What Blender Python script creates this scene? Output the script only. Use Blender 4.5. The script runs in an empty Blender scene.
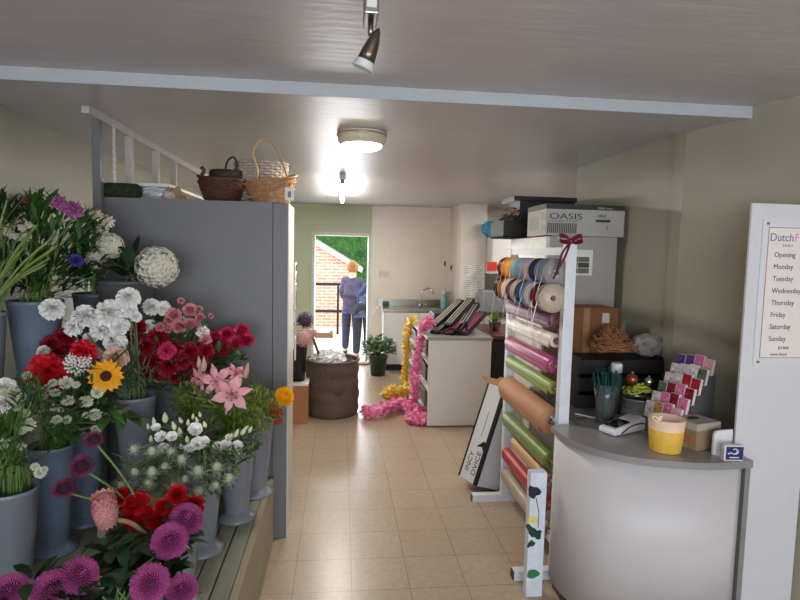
import bpy, bmesh, math, random
from mathutils import Vector, Matrix, Quaternion, noise
RND = random.Random(7)
PI = math.pi
SC = bpy.context.scene
COL = SC.collection
V = Vector

# ------------------------------------------------------------------ camera model
FPX = 555.0; HCAM = 1.68
yaw, pitch, roll = [math.radians(a) for a in (6.1, 4.69, 1.3)]
FW = V((math.sin(yaw)*math.cos(pitch), math.cos(yaw)*math.cos(pitch), -math.sin(pitch)))
R0 = V((math.cos(yaw), -math.sin(yaw), 0)); U0 = R0.cross(FW)
RT = R0*math.cos(roll) + U0*math.sin(roll); UP = -R0*math.sin(roll) + U0*math.cos(roll)
CAM = V((0, 0, HCAM))
def at(px, py, X=None, Y=None, Z=None):
    d = FW + RT*((px-400)/FPX) + UP*((300-py)/FPX)
    if X is not None: t = X/d.x
    elif Y is not None: t = Y/d.y
    else: t = (Z-HCAM)/d.z
    return CAM + d*t
def proj(p):
    v = V(p)-CAM; z = v.dot(FW)
    return (400+FPX*v.dot(RT)/z, 300-FPX*v.dot(UP)/z)
def size_at(px, Y): return px*Y/FPX

# ------------------------------------------------------------------ materials
def lin(c):
    def f(v):
        v /= 255.0
        return v/12.92 if v <= .04045 else ((v+.055)/1.055)**2.4
    return (f(c[0]), f(c[1]), f(c[2]), 1)
MATS = {}
def mat(name, c, rough=.5, metal=0, var=.08, scale=20, bump=0, bscale=120, trans=0, emit=0, spec=.5, c2=None, stretch=None, sss=0, coat=0, alpha=1, back=0, ior=1.45):
    if name in MATS: return MATS[name]
    m = bpy.data.materials.new(name); m.use_nodes = True
    nt = m.node_tree; n = nt.nodes; l = nt.links
    b = n['Principled BSDF']
    base = lin(c)
    tc = n.new('ShaderNodeTexCoord'); mp = n.new('ShaderNodeMapping')
    l.new(tc.outputs['Object'], mp.inputs['Vector'])
    if stretch: mp.inputs['Scale'].default_value = stretch
    nz = n.new('ShaderNodeTexNoise'); nz.inputs['Scale'].default_value = scale; nz.inputs['Detail'].default_value = 3
    l.new(mp.outputs['Vector'], nz.inputs['Vector'])
    mx = n.new('ShaderNodeMix'); mx.data_type = 'RGBA'
    rp = n.new('ShaderNodeMapRange'); rp.inputs['From Min'].default_value = .3; rp.inputs['From Max'].default_value = .7
    l.new(nz.outputs['Fac'], rp.inputs['Value']); l.new(rp.outputs['Result'], mx.inputs['Factor'])
    if c2: a_, b_ = base, lin(c2)
    else:
        a_ = tuple(min(1, v*(1-var)) for v in base[:3])+(1,); b_ = tuple(min(1, v*(1+var)) for v in base[:3])+(1,)
    mx.inputs['A'].default_value = a_; mx.inputs['B'].default_value = b_
    l.new(mx.outputs['Result'], b.inputs['Base Color'])
    b.inputs['Roughness'].default_value = rough; b.inputs['Metallic'].default_value = metal
    b.inputs['Specular IOR Level'].default_value = spec; b.inputs['IOR'].default_value = ior
    b.inputs['Transmission Weight'].default_value = trans; b.inputs['Alpha'].default_value = alpha
    b.inputs['Coat Weight'].default_value = coat
    if emit:
        b.inputs['Emission Color'].default_value = base; b.inputs['Emission Strength'].default_value = emit
    if bump:
        bn = n.new('ShaderNodeTexNoise'); bn.inputs['Scale'].default_value = bscale; bn.inputs['Detail'].default_value = 4
        l.new(mp.outputs['Vector'], bn.inputs['Vector'])
        bp = n.new('ShaderNodeBump'); bp.inputs['Strength'].default_value = bump; bp.inputs['Distance'].default_value = .01
        l.new(bn.outputs['Fac'], bp.inputs['Height']); l.new(bp.outputs['Normal'], b.inputs['Normal'])
    if back:   # thin petals and leaves let some light through
        tr = n.new('ShaderNodeBsdfTranslucent'); l.new(mx.outputs['Result'], tr.inputs['Color'])
        ms = n.new('ShaderNodeMixShader'); ms.inputs[0].default_value = back
        out = n['Material Output']
        l.new(b.outputs[0], ms.inputs[1]); l.new(tr.outputs[0], ms.inputs[2]); l.new(ms.outputs[0], out.inputs['Surface'])
    MATS[name] = m
    return m
def brick_mat(name, c1, c2, mortar, bw, bh, msize, offset=.5, rough=.5, shift=(0, 0, 0), rot=(0, 0, 0), var=None, bump=.15, coat=0):
    m = bpy.data.materials.new(name); m.use_nodes = True
    nt = m.node_tree; n = nt.nodes; l = nt.links; b = n['Principled BSDF']
    tc = n.new('ShaderNodeTexCoord'); mp = n.new('ShaderNodeMapping')
    mp.inputs['Location'].default_value = shift; mp.inputs['Rotation'].default_value = rot
    l.new(tc.outputs['Object'], mp.inputs['Vector'])
    br = n.new('ShaderNodeTexBrick'); br.offset = offset; br.inputs['Scale'].default_value = 1
    br.inputs['Brick Width'].default_value = bw; br.inputs['Row Height'].default_value = bh
    br.inputs['Mortar Size'].default_value = msize; br.inputs['Mortar Smooth'].default_value = .3
    br.inputs['Color1'].default_value = lin(c1); br.inputs['Color2'].default_value = lin(c2); br.inputs['Mortar'].default_value = lin(mortar)
    l.new(mp.outputs['Vector'], br.inputs['Vector'])
    col = br.outputs['Color']
    if var:
        nz = n.new('ShaderNodeTexNoise'); nz.inputs['Scale'].default_value = var[0]; nz.inputs['Detail'].default_value = 6; nz.inputs['Roughness'].default_value = .7
        l.new(tc.outputs['Object'], nz.inputs['Vector'])
        rp = n.new('ShaderNodeMapRange'); rp.inputs['From Min'].default_value = .35; rp.inputs['From Max'].default_value = .65
        rp.inputs['To Min'].default_value = 1-var[1]; rp.inputs['To Max'].default_value = 1+var[1]
        l.new(nz.outputs['Fac'], rp.inputs['Value'])
        mu = n.new('ShaderNodeMix'); mu.data_type = 'RGBA'; mu.blend_type = 'MULTIPLY'; mu.inputs['Factor'].default_value = 1
        l.new(col, mu.inputs['A']); l.new(rp.outputs['Result'], mu.inputs['B']); col = mu.outputs['Result']
    l.new(col, b.inputs['Base Color']); b.inputs['Roughness'].default_value = rough; b.inputs['Coat Weight'].default_value = coat
    if bump:
        bp = n.new('ShaderNodeBump'); bp.inputs['Strength'].default_value = bump; bp.inputs['Distance'].default_value = .004; bp.invert = True
        l.new(br.outputs['Fac'], bp.inputs['Height']); l.new(bp.outputs['Normal'], b.inputs['Normal'])
    return m

# ------------------------------------------------------------------ objects
ROOTM = {}
def root_inv(o):
    while o is not None:
        if o.name in ROOTM: return ROOTM[o.name].inverted()
        o = o.parent
    return Matrix.Identity(4)
def tag(o, label, cat, group=None, kind=None):
    o['label'] = label; o['category'] = cat
    if group: o['group'] = group
    if kind: o['kind'] = kind
    return o
def thing(name, label, cat, loc=(0, 0, 0), group=None, rotz=0):
    o = bpy.data.objects.new(name, None); COL.objects.link(o)
    o.empty_display_size = .05
    o.location = loc; o.rotation_euler = (0, 0, rotz)
    ROOTM[o.name] = Matrix.Translation(V(loc)) @ Matrix.Rotation(rotz, 4, 'Z')
    return tag(o, label, cat, group)
def link(name, me, parent=None):
    o = bpy.data.objects.new(name, me); COL.objects.link(o)
    if parent is not None: o.parent = parent
    return o
def rot_to(d, spin=0):
    q = V((0, 0, 1)).rotation_difference(V(d).normalized())
    return (q @ Quaternion((0, 0, 1), spin)).to_matrix().to_4x4()

class MB:
    def __init__(s): s.v = []; s.f = []; s.m = []; s.mi = 0; s.sm = []; s.smooth = False
    def add(s, vs, fs, M=None, smooth=None):
        k = len(s.v)
        s.v += [(M @ V(p) if M is not None else V(p)) for p in vs]
        for f in fs:
            s.f.append([i+k for i in f]); s.m.append(s.mi); s.sm.append(s.smooth if smooth is None else smooth)
        return s
    def box(s, lo, hi, M=None, bev=0):
        lo = V(lo); hi = V(hi)
        if bev:
            bm = bmesh.new(); bmesh.ops.create_cube(bm, size=1)
            for v in bm.verts: v.co = V([(lo[i]+hi[i])/2 + v.co[i]*(hi[i]-lo[i]) for i in range(3)])
            bmesh.ops.bevel(bm, geom=list(bm.edges), offset=bev, segments=2, affect='EDGES', profile=.6)
            bm.verts.ensure_lookup_table(); bm.verts.index_update()
            s.add([v.co.copy() for v in bm.verts], [[v.index for v in f.verts] for f in bm.faces], M); bm.free(); return s
        vs = [(x, y, z) for x in (lo.x, hi.x) for y in (lo.y, hi.y) for z in (lo.z, hi.z)]
        return s.add(vs, [(0, 1, 3, 2), (4, 6, 7, 5), (0, 4, 5, 1), (2, 3, 7, 6), (0, 2, 6, 4), (1, 5, 7, 3)], M, False)
    def cbox(s, c, size, M=None, bev=0):
        c = V(c); h = V(size)/2
        return s.box(c-h, c+h, M, bev)
    def lathe(s, prof, seg=24, M=None, cap0=True, cap1=True, wob=None, smooth=True, sx=1, sy=1):
        vs = []
        for (r, z) in prof:
            for i in range(seg):
                a = 2*PI*i/seg; rr = r*(1 + (wob(a, z) if wob else 0))
                vs.append((sx*rr*math.cos(a), sy*rr*math.sin(a), z))
        fs = []
        for j in range(len(prof)-1):
            for i in range(seg):
                a, b_ = j*seg+i, j*seg+(i+1) % seg
                fs.append((a, b_, b_+seg, a+seg))
        s.add(vs, fs, M, smooth)
        n = len(s.v)-len(vs)
        if cap0: s.f.append([n+i for i in reversed(range(seg))]); s.m.append(s.mi); s.sm.append(False)
        if cap1: s.f.append([n+(len(prof)-1)*seg+i for i in range(seg)]); s.m.append(s.mi); s.sm.append(False)
        return s
    def cyl(s, p0, p1, r0, r1=None, seg=16, smooth=True, caps=True):
        p0 = V(p0); p1 = V(p1); r1 = r0 if r1 is None else r1
        L = (p1-p0).length
        return s.lathe([(r0, 0), (r1, L)], seg, Matrix.Translation(p0) @ rot_to(p1-p0), caps, caps, smooth=smooth)
    def tube(s, pts, r, seg=8, closed=False, caps=True, flat=None):
        pts = [V(p) for p in pts]; n = len(pts)
        rs = r if isinstance(r, (list, tuple)) else [r]*n
        vs = []; prev = None
        for i, p in enumerate(pts):
            if closed: t = pts[(i+1) % n]-pts[i-1]
            else: t = pts[min(i+1, n-1)]-pts[max(i-1, 0)]
            t = t.normalized() if t.length > 1e-9 else V((0, 0, 1))
            if prev is None:
                ref = V((0, 0, 1)) if abs(t.z) < .9 else V((1, 0, 0)); nn = (ref - t*ref.dot(t)).normalized()
            else:
                nn = prev - t*prev.dot(t); nn = nn.normalized() if nn.length > 1e-6 else t.orthogonal().normalized()
            prev = nn; bb = t.cross(nn)
            for k in range(seg):
                a = 2*PI*k/seg
                vs.append(p + nn*(rs[i]*math.cos(a)*(flat or 1)) + bb*(rs[i]*math.sin(a)))
        fs = []
        for i in range(n if closed else n-1):
            j = (i+1) % n
            for k in range(seg):
                k2 = (k+1) % seg
                fs.append((i*seg+k, i*seg+k2, j*seg+k2, j*seg+k))
        if caps and not closed:
            fs.append(list(reversed(range(seg)))); fs.append([(n-1)*seg+k for k in range(seg)])
        return s.add(vs, fs, None, True)
    def prism(s, poly, z0, z1, M=None, smooth=False):
        n = len(poly)
        vs = [(p[0], p[1], z0) for p in poly]+[(p[0], p[1], z1) for p in poly]
        fs = [list(reversed(range(n))), list(range(n, 2*n))]
        s.add(vs, fs, M, False)
        k = len(s.v)-2*n
        for i in range(n):
            j = (i+1) % n
            s.f.append([k+i, k+j, k+n+j, k+n+i]); s.m.append(s.mi); s.sm.append(smooth)
        return s
    def sphere(s, c, r, seg=12, rings=8, M=None, sc=(1, 1, 1)):
        prof = [(max(1e-4, math.sin(PI*i/rings)), -math.cos(PI*i/rings)) for i in range(rings+1)]
        MM = Matrix.Translation(V(c)) @ Matrix.Diagonal((r*sc[0], r*sc[1], r*sc[2], 1))
        if M is not None: MM = M @ MM
        return s.lathe(prof, seg, MM, False, False)
    def mesh(s, name, mats, inv=None):
        me = bpy.data.meshes.new(name)
        vs = [inv @ p for p in s.v] if inv is not None else s.v
        me.from_pydata([tuple(p) for p in vs], [], s.f)
        for m in (mats if isinstance(mats, (list, tuple)) else [mats]): me.materials.append(m)
        me.polygons.foreach_set('material_index', s.m); me.polygons.foreach_set('use_smooth', s.sm)
        me.update(); return me
    def build(s, name, mats, parent=None, fix=True):
        inv = root_inv(parent) if parent is not None else None
        o = link(name, s.mesh(name, mats, inv), parent)
        if fix:
            bm = bmesh.new(); bm.from_mesh(o.data); bmesh.ops.recalc_face_normals(bm, faces=bm.faces); bm.to_mesh(o.data); bm.free()
        return o
def single(mb, name, mats, label, cat, loc, group=None, fix=True):
    """one-mesh thing with its origin at loc"""
    inv = Matrix.Translation(-V(loc))
    o = link(name, mb.mesh(name, mats, inv)); o.location = loc
    if fix:
        bm = bmesh.new(); bm.from_mesh(o.data); bmesh.ops.recalc_face_normals(bm, faces=bm.faces); bm.to_mesh(o.data); bm.free()
    return tag(o, label, cat, group)
def struct(mb, name, mats, fix=True, parent=None):
    o = mb.build(name, mats, parent, fix)
    if parent is None: o['kind'] = 'structure'
    return o
def text(body, size, M, m, parent, name='lettering', align='LEFT', ext=.0006, sx=1):
    cu = bpy.data.curves.new('t', 'FONT'); cu.body = body; cu.size = size; cu.extrude = ext; cu.align_x = align
    o = bpy.data.objects.new('t', cu); COL.objects.link(o)
    bpy.context.view_layer.update()
    me = bpy.data.meshes.new_from_object(o.evaluated_get(bpy.context.evaluated_depsgraph_get()))
    bpy.data.objects.remove(o)
    me.transform(root_inv(parent) @ M @ Matrix.Diagonal((sx, 1, 1, 1)))
    me.materials.clear(); me.materials.append(m)
    return link(name, me, parent)
def frame(o, x, y):   # matrix with local x, y axes in world
    x = V(x).normalized(); y = V(y); y = (y - x*y.dot(x)).normalized(); z = x.cross(y)
    M = Matrix((x, y, z)).transposed().to_4x4(); M.translation = V(o); return M
def spline(pts, n=8):
    P = [V(p) for p in pts]; P = [P[0]*2-P[1]]+P+[P[-1]*2-P[-2]]; out = []
    for i in range(1, len(P)-2):
        for k in range(n):
            t = k/n; a, b, c, d = P[i-1:i+3]
            out.append(.5*((2*b)+(c-a)*t+(2*a-5*b+4*c-d)*t*t+(3*b-a-3*c+d)*t**3))
    out.append(P[-2]); return out
ORD = ['leftmost', 'second from left', 'third from left', 'fourth from left', 'fifth from left', 'sixth from left', 'seventh from left', 'eighth from left', 'ninth from left', 'tenth from left',
       'eleventh from left', 'twelfth from left', 'thirteenth from left', 'fourteenth from left', 'fifteenth from left', 'sixteenth from left', 'seventeenth from left', 'eighteenth from left', 'nineteenth from left', 'twentieth from left']
def order_labels(objs, phrase, key=None, words=None):
    """label each thing by its place along the row, counted in the picture from the left (or by key)"""
    objs = sorted(objs, key=key or (lambda t: t[1][0]))
    n = len(objs)
    for i, (o, p) in enumerate(objs):
        w = (words or ORD)[i] if i < n-1 or n < 3 else ('rightmost' if not words else words[i])
        o['label'] = f"{w} of the {phrase}"
# ------------------------------------------------------------------ shell
XL, XR, YB = -1.75, 1.875, 8.42
ZC, ZF, ZB = 2.40, 2.427, 2.376          # back ceiling, front ceiling, beam underside
wall_paint = mat('wall_paint', (162, 157, 139), .38, var=.06, scale=3, bump=.3, bscale=9)
green_paint = mat('green_paint', (186, 196, 166), .5, var=.03, scale=3, bump=.05, bscale=30)
cream_tile = brick_mat('cream_tile', (222, 213, 198), (219, 210, 195), (214, 205, 190), .15, .15, .003, 0, .25, rot=(PI/2, 0, 0), bump=.06)
ceil_paint = mat('ceiling_paint', (188, 182, 186), .34, var=.04, scale=2.5, bump=.2, bscale=5, stretch=(1, 6, 1))
beam_paint = mat('beam_white', (176, 180, 188), .45, var=.03)
white_paint = mat('white_paint', (214, 213, 210), .4, var=.03)
p = at(383, 456, Z=0); T = .293; q = at(430, 530, Z=0)
floor_m = brick_mat('floor_tile', (174, 154, 133), (169, 149, 129), (108, 94, 82), T, T, .0015, 0, .27, shift=(-p.x+20*T, -q.y+20*T, 0), var=(30, .09), bump=.05)
struct(MB().box((-2.2, -2.2, -.1), (4.3, YB+.02, 0)), 'floor', floor_m)
struct(MB().box((-2.2, -2.2, ZF), (4.3, 2.56, ZF+.12)), 'ceiling', ceil_paint)
struct(MB().box((-2.2, 2.9, ZC), (4.3, YB+.2, ZC+.16)), 'ceiling_back', ceil_paint)
struct(MB().box((-2.2, 2.56, ZB), (4.3, 2.95, ZF+.1)), 'ceiling_beam', ceil_paint)
struct(MB().box((-2.2, 2.548, ZB-.004), (1.97, 2.56, ZF)), 'trim_1', beam_paint)
struct(MB().box((XL-.15, -2.2, 0), (XL, YB+.2, ZF+.05)), 'wall_left', wall_paint)
# right wall: splayed front length, a pier corner, the straight rear length that stops short of the back room
struct(MB().prism([(1.852, 2.9), (1.955, 2.56), (2.1, 2.1), (2.6, .8), (2.6, -2.2), (2.9, -2.2), (2.9, 3.0), (1.852, 3.0)], 0, ZF+.05), 'wall_right', wall_paint)
struct(MB().box((XR, 2.99, 0), (XR+.18, 4.36, ZC+.05)), 'wall_right_rear', wall_paint)
struct(MB().box((XR+.17, 4.2, 0), (4.3, 4.36, ZC+.05)), 'wall_return', white_paint)
struct(MB().box((4.15, 4.3, 0), (4.3, YB+.2, ZC+.05)), 'wall_far_right', white_paint)
# back wall with the doorway
DX0, DX1, DZ = -.395, .40, 1.94
mb = MB()
mb.box((XL-.1, YB, 0), (DX0-.05, YB+.18, ZC+.02)); mb.box((DX0-.05, YB, DZ+.05), (.45, YB+.18, ZC+.02))
struct(mb, 'wall_back', green_paint)
struct(MB().box((.45, YB-.02, 0), (4.3, YB+.18, ZC+.02)), 'wall_back_tiled', cream_tile)
mb = MB(); mb.box((DX0-.05, YB-.02, 0), (DX0, YB+.2, DZ+.05)).box((DX1, YB-.02, 0), (DX1+.05, YB+.2, DZ+.05)).box((DX0, YB-.02, DZ), (DX1, YB+.2, DZ+.05))
struct(mb, 'door_1', mat('door_frame_white', (205, 208, 200), .4))
struct(MB().box((DX0, YB-.02, 0), (DX1, YB+.24, .02)), 'trim_2', mat('threshold', (190, 186, 178), .4, .2))
# shop front behind the photographer: a wide window with a low sill
WX0, WX1, WZ0, WZ1, YF = -1.5, 2.3, .55, 2.25, -2.0
mb = MB(); mb.box((XL-.1, YF-.15, 0), (2.7, YF, WZ0)).box((XL-.1, YF-.15, WZ1), (2.7, YF, ZF+.05)).box((XL-.1, YF-.15, WZ0), (WX0, YF, WZ1)).box((WX1, YF-.15, WZ0), (2.7, YF, WZ1))
struct(mb, 'wall_front', wall_paint)
mb = MB()
for x in (WX0, (WX0+WX1)/2-.025, WX1-.05): mb.box((x, YF-.1, WZ0), (x+.05, YF-.04, WZ1))
for z in (WZ0, WZ1-.05): mb.box((WX0, YF-.1, z), (WX1, YF-.04, z+.05))
struct(mb, 'window_1', white_paint)
# baseboard along the left wall behind the stud frame
struct(MB().box((XL, 3.6, 0), (XL+.015, YB, .1)), 'baseboard_left', white_paint)

# ------------------------------------------------------------------ ceiling lights
lamp_glow = mat('lamp_glow', (255, 246, 224), .4, emit=9.0)
tube_glow = mat('tube_glow', (255, 250, 235), .4, emit=40.0)
cream_plastic = mat('cream_plastic', (205, 196, 176), .35)
chrome = mat('chrome', (205, 205, 205), .18, 1.0)
satin = mat('satin_steel', (150, 146, 142), .3, 1.0)
RLX, RLY = .112, 3.41
t = thing('ceiling_light', 'round bulkhead ceiling light with a glowing drum shade', 'light', (RLX, RLY, ZC))
M = Matrix.Translation((RLX, RLY, ZC-.098)) @ Matrix.Diagonal((1, 1, .78, 1))
MB().lathe([(.125, .115), (.14, .115), (.148, .125)], 40, M).build('base_plate', white_paint, t)
MB().lathe([(.122, .034), (.142, .06), (.146, .1), (.14, .116)], 40, M, False, False).build('drum', cream_plastic, t)
MB().lathe([(.146, .1), (.151, .103), (.151, .109), (.146, .112)], 40, M, False, False).build('trim_ring', mat('brass_trim', (200, 170, 130), .25, .8), t)
MB().lathe([(.122, .034), (.116, .018), (.095, .004), (.06, -.006), (.01, -.01)], 40, M, False, True).build('diffuser', lamp_glow, t)
t = thing('strip_light', 'bare fluorescent tube fitting on the ceiling near the back doorway', 'light', (0, 6.2, ZC))
MB().box((-.028, 5.2, ZC-.045), (.028, 7.2, ZC-.0)).build('batten', white_paint, t)
for y in (5.2, 7.16): MB().box((-.02, y, ZC-.085), (.02, y+.04, ZC-.04), bev=.004).build('end_cap', mat('cap_brown', (150, 130, 105), .5), t)
MB().cyl((0, 5.24, ZC-.07), (0, 7.16, ZC-.07), .017, seg=14).build('tube', tube_glow, t)
# spotlight on the front ceiling
t = thing('spotlight', 'brushed metal spotlight hanging from a bracket on the front ceiling', 'light', at(371, 5, Y=1.62))
c = at(371, 8, Y=1.62); c.z = ZF
MB().box(c+V((-.02, -.04, -.09)), c+V((.02, .06, 0)), bev=.004).build('bracket', satin, t)
MB().box(c+V((-.014, -.043, -.075)), c+V((.014, -.039, -.04)), bev=.001).build('label_plate', white_paint, t)
e = at(371, 36, Y=1.62); h0 = at(379, 28, Y=1.60); h1 = at(362.5, 69, Y=1.615)
MB().tube([c+V((0, 0, -.09)), c+V((0.0, 0, -.12)), e], .008, 10).build('arm', satin, t)
ax = (h1-h0); L = ax.length; M = Matrix.Translation(h0) @ rot_to(ax)
MB().lathe([(.002, 0), (.009, L*.1), (.018, L*.35), (.023, L*.62), (.025, L*.8)], 24, M, True, True).build('lamp_shade', mat('spot_metal', (120, 108, 98), .28, 1), t)
MB().lathe([(.025, L*.8), (.033, L*1.0), (.031, L), (.023, L*.82)], 24, M, False, True).build('glass_rim', mat('frosted', (200, 205, 200), .4), t)

# ------------------------------------------------------------------ yard outside the back door
ground = brick_mat('yard_paving', (214, 208, 196), (206, 200, 188), (186, 180, 170), .45, .45, .012, .5, .8, var=(6, .06))
struct(MB().box((-4, YB+.18, -.22), (5, 18, -.1)), 'ground', ground)
redbrick = brick_mat('red_brick', (205, 130, 104), (222, 156, 128), (216, 200, 186), .225, .075, .012, .5, .85, rot=(PI/2, 0, 0), var=(8, .15))
BY = 13.4
ga = at(317, 240, Y=BY); gb = at(353, 262, Y=BY)
sl = (gb.z-ga.z)/(gb.x-ga.x)
t = thing('outbuilding', 'small red brick outbuilding with a sloping roof beyond the back doorway', 'building', (0, BY, -.1))
xl, xr = -1.9, at(356, 300, Y=BY).x
MB().prism([(xl, -.1), (xr, -.1), (xr, ga.z+sl*(xr-ga.x)-.1), (-.75, ga.z+sl*(-.75-ga.x)-.1), (xl, ga.z+sl*(-.75-ga.x)-.5)], 0, .25, frame((0, BY+.25, 0), (1, 0, 0), (0, 0, 1))).build('wall', redbrick, t)
a = V((-.75, BY-.06, ga.z+sl*(-.75-ga.x)-.08)); b = V((xr+.12, BY-.06, ga.z+sl*(xr+.12-ga.x)-.08))
n = V((-sl, 0, 1)).normalized()
mb = MB()
vs = [a, b, b+n*.09, a+n*.09]; vs += [p+V((0, 2.0, 0)) for p in vs]
mb.add(vs, [(0, 1, 2, 3), (7, 6, 5, 4), (0, 4, 5, 1), (1, 5, 6, 2), (2, 6, 7, 3), (3, 7, 4, 0)])
mb.build('roof', mat('roof_slate', (150, 140, 138), .7), t)
mb = MB(); mb.add([a+V((0, -.02, -.05)), b+V((0, -.02, -.05)), b+V((0, -.02, 0))+n*.06, a+V((0, -.02, 0))+n*.06, a+V((0, 0, -.05)), b+V((0, 0, -.05)), b+n*.06, a+n*.06], [(0, 1, 2, 3), (7, 6, 5, 4), (0, 4, 5, 1), (1, 5, 6, 2), (2, 6, 7, 3), (3, 7, 4, 0)])
mb.build('barge_board', mat('barge_white', (220, 210, 205), .6), t)
# low wall of the yard and the black rail in front of the brickwork
RY = 12.2
r0 = at(317, 284, Y=RY); r1 = at(346, 285, Y=RY); r2 = at(317, 311, Y=RY); rp_ = at(338, 300, Y=RY)
t = thing('metal_gate', 'black metal gate frame in front of the brick outbuilding', 'gate', (rp_.x, RY, -.1))
blackm = mat('black_paint', (28, 26, 26), .5)
MB().box((r0.x-.5, RY-.02, r0.z-.03), (r1.x+.3, RY+.02, r0.z+.03)).build('rail', blackm, t)
MB().box((r0.x-.5, RY-.02, r2.z-.03), (r1.x+.3, RY+.02, r2.z+.03)).build('rail', blackm, t)
for x in (rp_.x, rp_.x-.95, r1.x+.3): MB().box((x-.025, RY-.025, -.1), (x+.025, RY+.025, r0.z+.03)).build('post', blackm, t)
# hedge: many small leaves over a rounded body
leafm = mat('hedge_leaf', (86, 140, 62), .5, c2=(46, 96, 40), scale=5, back=.25)
mb = MB(); HY = 15.6
mb.box((-1.8, HY+.15, -.1), (3.2, HY+1.6, 3.15))
for i in range(5200):
    x = RND.uniform(-1.0, 1.9); z = RND.uniform(.2, 3.2)
    y = HY + .1*noise.noise(V((x*2, z*2, 0))) + RND.uniform(-.05, .1)
    s_ = RND.uniform(.025, .05); d = V((RND.gauss(0, .6), -1, RND.gauss(.2, .6)))
    M = Matrix.Translation((x, y, z)) @ rot_to(d, RND.uniform(0, 6)) @ Matrix.Scale(s_, 4)
    mb.add([(-.5, 0, 0), (0, -.9, .15), (.5, 0, 0), (0, 1, .1)], [(0, 1, 2, 3)], M)
h = single(mb, 'ivy_hedge', leafm, 'tall clipped green hedge behind the brick outbuilding', 'hedge', (0, HY, -.1), fix=False); h['kind'] = 'stuff'
# things lying at the threshold
p = at(323, 338, Z=-.1)
t = thing('doorstep_crate', 'low brown wooden crate topped with white paper in the yard', 'crate', (p.x, p.y, -.1))
MB().box((p.x-.2, p.y, -.1), (p.x+.2, p.y+.35, .0)).build('crate_body', mat('crate_wood', (118, 82, 52), .7), t)
MB().box((p.x-.22, p.y+.02, .0), (p.x+.14, p.y+.33, .09), bev=.02).build('paper', mat('paper_white', (226, 226, 226), .7), t)
# ------------------------------------------------------------------ grey cabinet, stud frame and what stands on top
cab_grey = mat('cabinet_grey', (112, 112, 116), .45, var=.02, scale=4)
cab_edge = mat('cabinet_edge', (206, 203, 196), .45, var=.03)
CY, CX0, CX1, CZ = 3.2, -1.32, -.297, 1.955
t = thing('cabinet', 'tall grey painted cabinet standing behind the flower buckets', 'cabinet', ((CX0+CX1)/2, CY+.17, 0))
MB().box((CX0, CY, 0), (CX1-.09, CY+.34, CZ)).build('body', cab_grey, t)
MB().box((CX1-.087, CY-.004, 0), (CX1-.006, CY+.34, CZ-.004), bev=.002).build('stile', cab_grey, t)
MB().box((CX1-.0055, CY+.002, .0), (CX1, CY+.34, CZ-.004)).build('side_panel', cab_edge, t)
# stud frame
studm = mat('stud_paint', (196, 188, 184), .5, var=.05)
FXL = at(98.5, 150, Y=3.165).x
t = thing('stud_frame', 'pale painted timber stud frame rising to the ceiling over the grey cabinet', 'frame', (FXL, 4.2, 0))
MB().box((FXL-.02, 3.02, ZC-.045), (FXL+.018, 5.6, ZC-.002)).build('top_rail', studm, t)
for px in (98, 131.5, 157.5, 175):
    y = at(px, 150, X=FXL).y if px > 98 else 3.185
    k = y-.05
    MB().box((FXL-.022, k, 0), (FXL+.018, k+.04, ZC-.045)).build('post', studm if px > 98 else cab_grey, t)
mb = MB(); y0 = 3.30
for z in range(22):
    zz = 1.97+z*.018
    mb.box((FXL+.018, y0+(.0 if z % 2 else .006), zz), (FXL+.026, y0+.03-(.0 if z % 2 else .006), zz+.014))
mb.build('slotted_strip', white_paint, t)
MB().box((FXL+.02, 3.34, 2.035), (-.985, 4.2, 2.053)).build('shelf_board', white_paint, t)
# items on top of the cabinet
mossm = mat('moss', (44, 54, 36), .95, bump=1, bscale=60, var=.4, scale=30)
c = at(119, 187.5, Y=3.3)
mb = MB(); M = Matrix.Translation((c.x, 3.31, CZ+.045)) @ Matrix.Rotation(PI/2, 4, 'Y')
prof = [(.008, -.118), (.03, -.113), (.042, -.095), (.045, -.05), (.046, 0), (.045, .05), (.042, .095), (.03, .113), (.008, .118)]
mb.lathe(prof, 18, M, wob=lambda a, z: .05*math.sin(a*5+z*60))
single(mb, 'moss_roll', mossm, 'dark green moss roll lying on top of the grey cabinet', 'moss', (c.x, 3.31, CZ))
cello = mat('cellophane', (226, 226, 230), .12, trans=.35, var=.1, scale=30, bump=.6, bscale=25, spec=.8)
def crumple(mb, c, r, sc=(1, 1, 1), seed=0, amp=.3, fr=5, seg=26, rings=18):
    prof = [(max(1e-3, math.sin(PI*i/rings)), -math.cos(PI*i/rings)) for i in range(rings+1)]
    vs = []
    k0 = len(mb.v)
    mb.lathe(prof, seg, None, False, False, smooth=False)
    for i in range(k0, len(mb.v)):
        p = mb.v[i]; d = 1+amp*(noise.noise(p*fr+V((seed, seed*2, 0)))+.6*noise.noise(p*fr*2.4+V((seed, 0, 7))))
        mb.v[i] = V(c)+V((p.x*sc[0], p.y*sc[1], p.z*sc[2]))*(r*d)
c = at(150, 188, Y=3.36)
mb = MB(); crumple(mb, (c.x, 3.42, CZ+.055), .06, (1.3, .9, .85), 3, .2)
single(mb, 'plastic_bag', cello, 'crumpled clear plastic bag beside the moss roll on the cabinet', 'bag', (c.x, 3.42, CZ))
c = at(174, 190, Y=3.4)
t = thing('ribbon_scrap', 'small bundle of brown and cream florist scraps beside the plastic bag', 'scraps', (c.x, 3.36, CZ))
mb = MB()
for i in range(9): mb.tube(spline([(c.x+RND.uniform(-.05, .0), 3.36, CZ+.005+i*.003), (c.x+RND.uniform(-.02, .04), 3.38, CZ+RND.uniform(.03, .09)), (c.x+RND.uniform(.02, .09), 3.37, CZ+.006)], 5), .005, 5)
mb.build('strands', mat('tan_strand', (176, 138, 96), .7), t)
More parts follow.
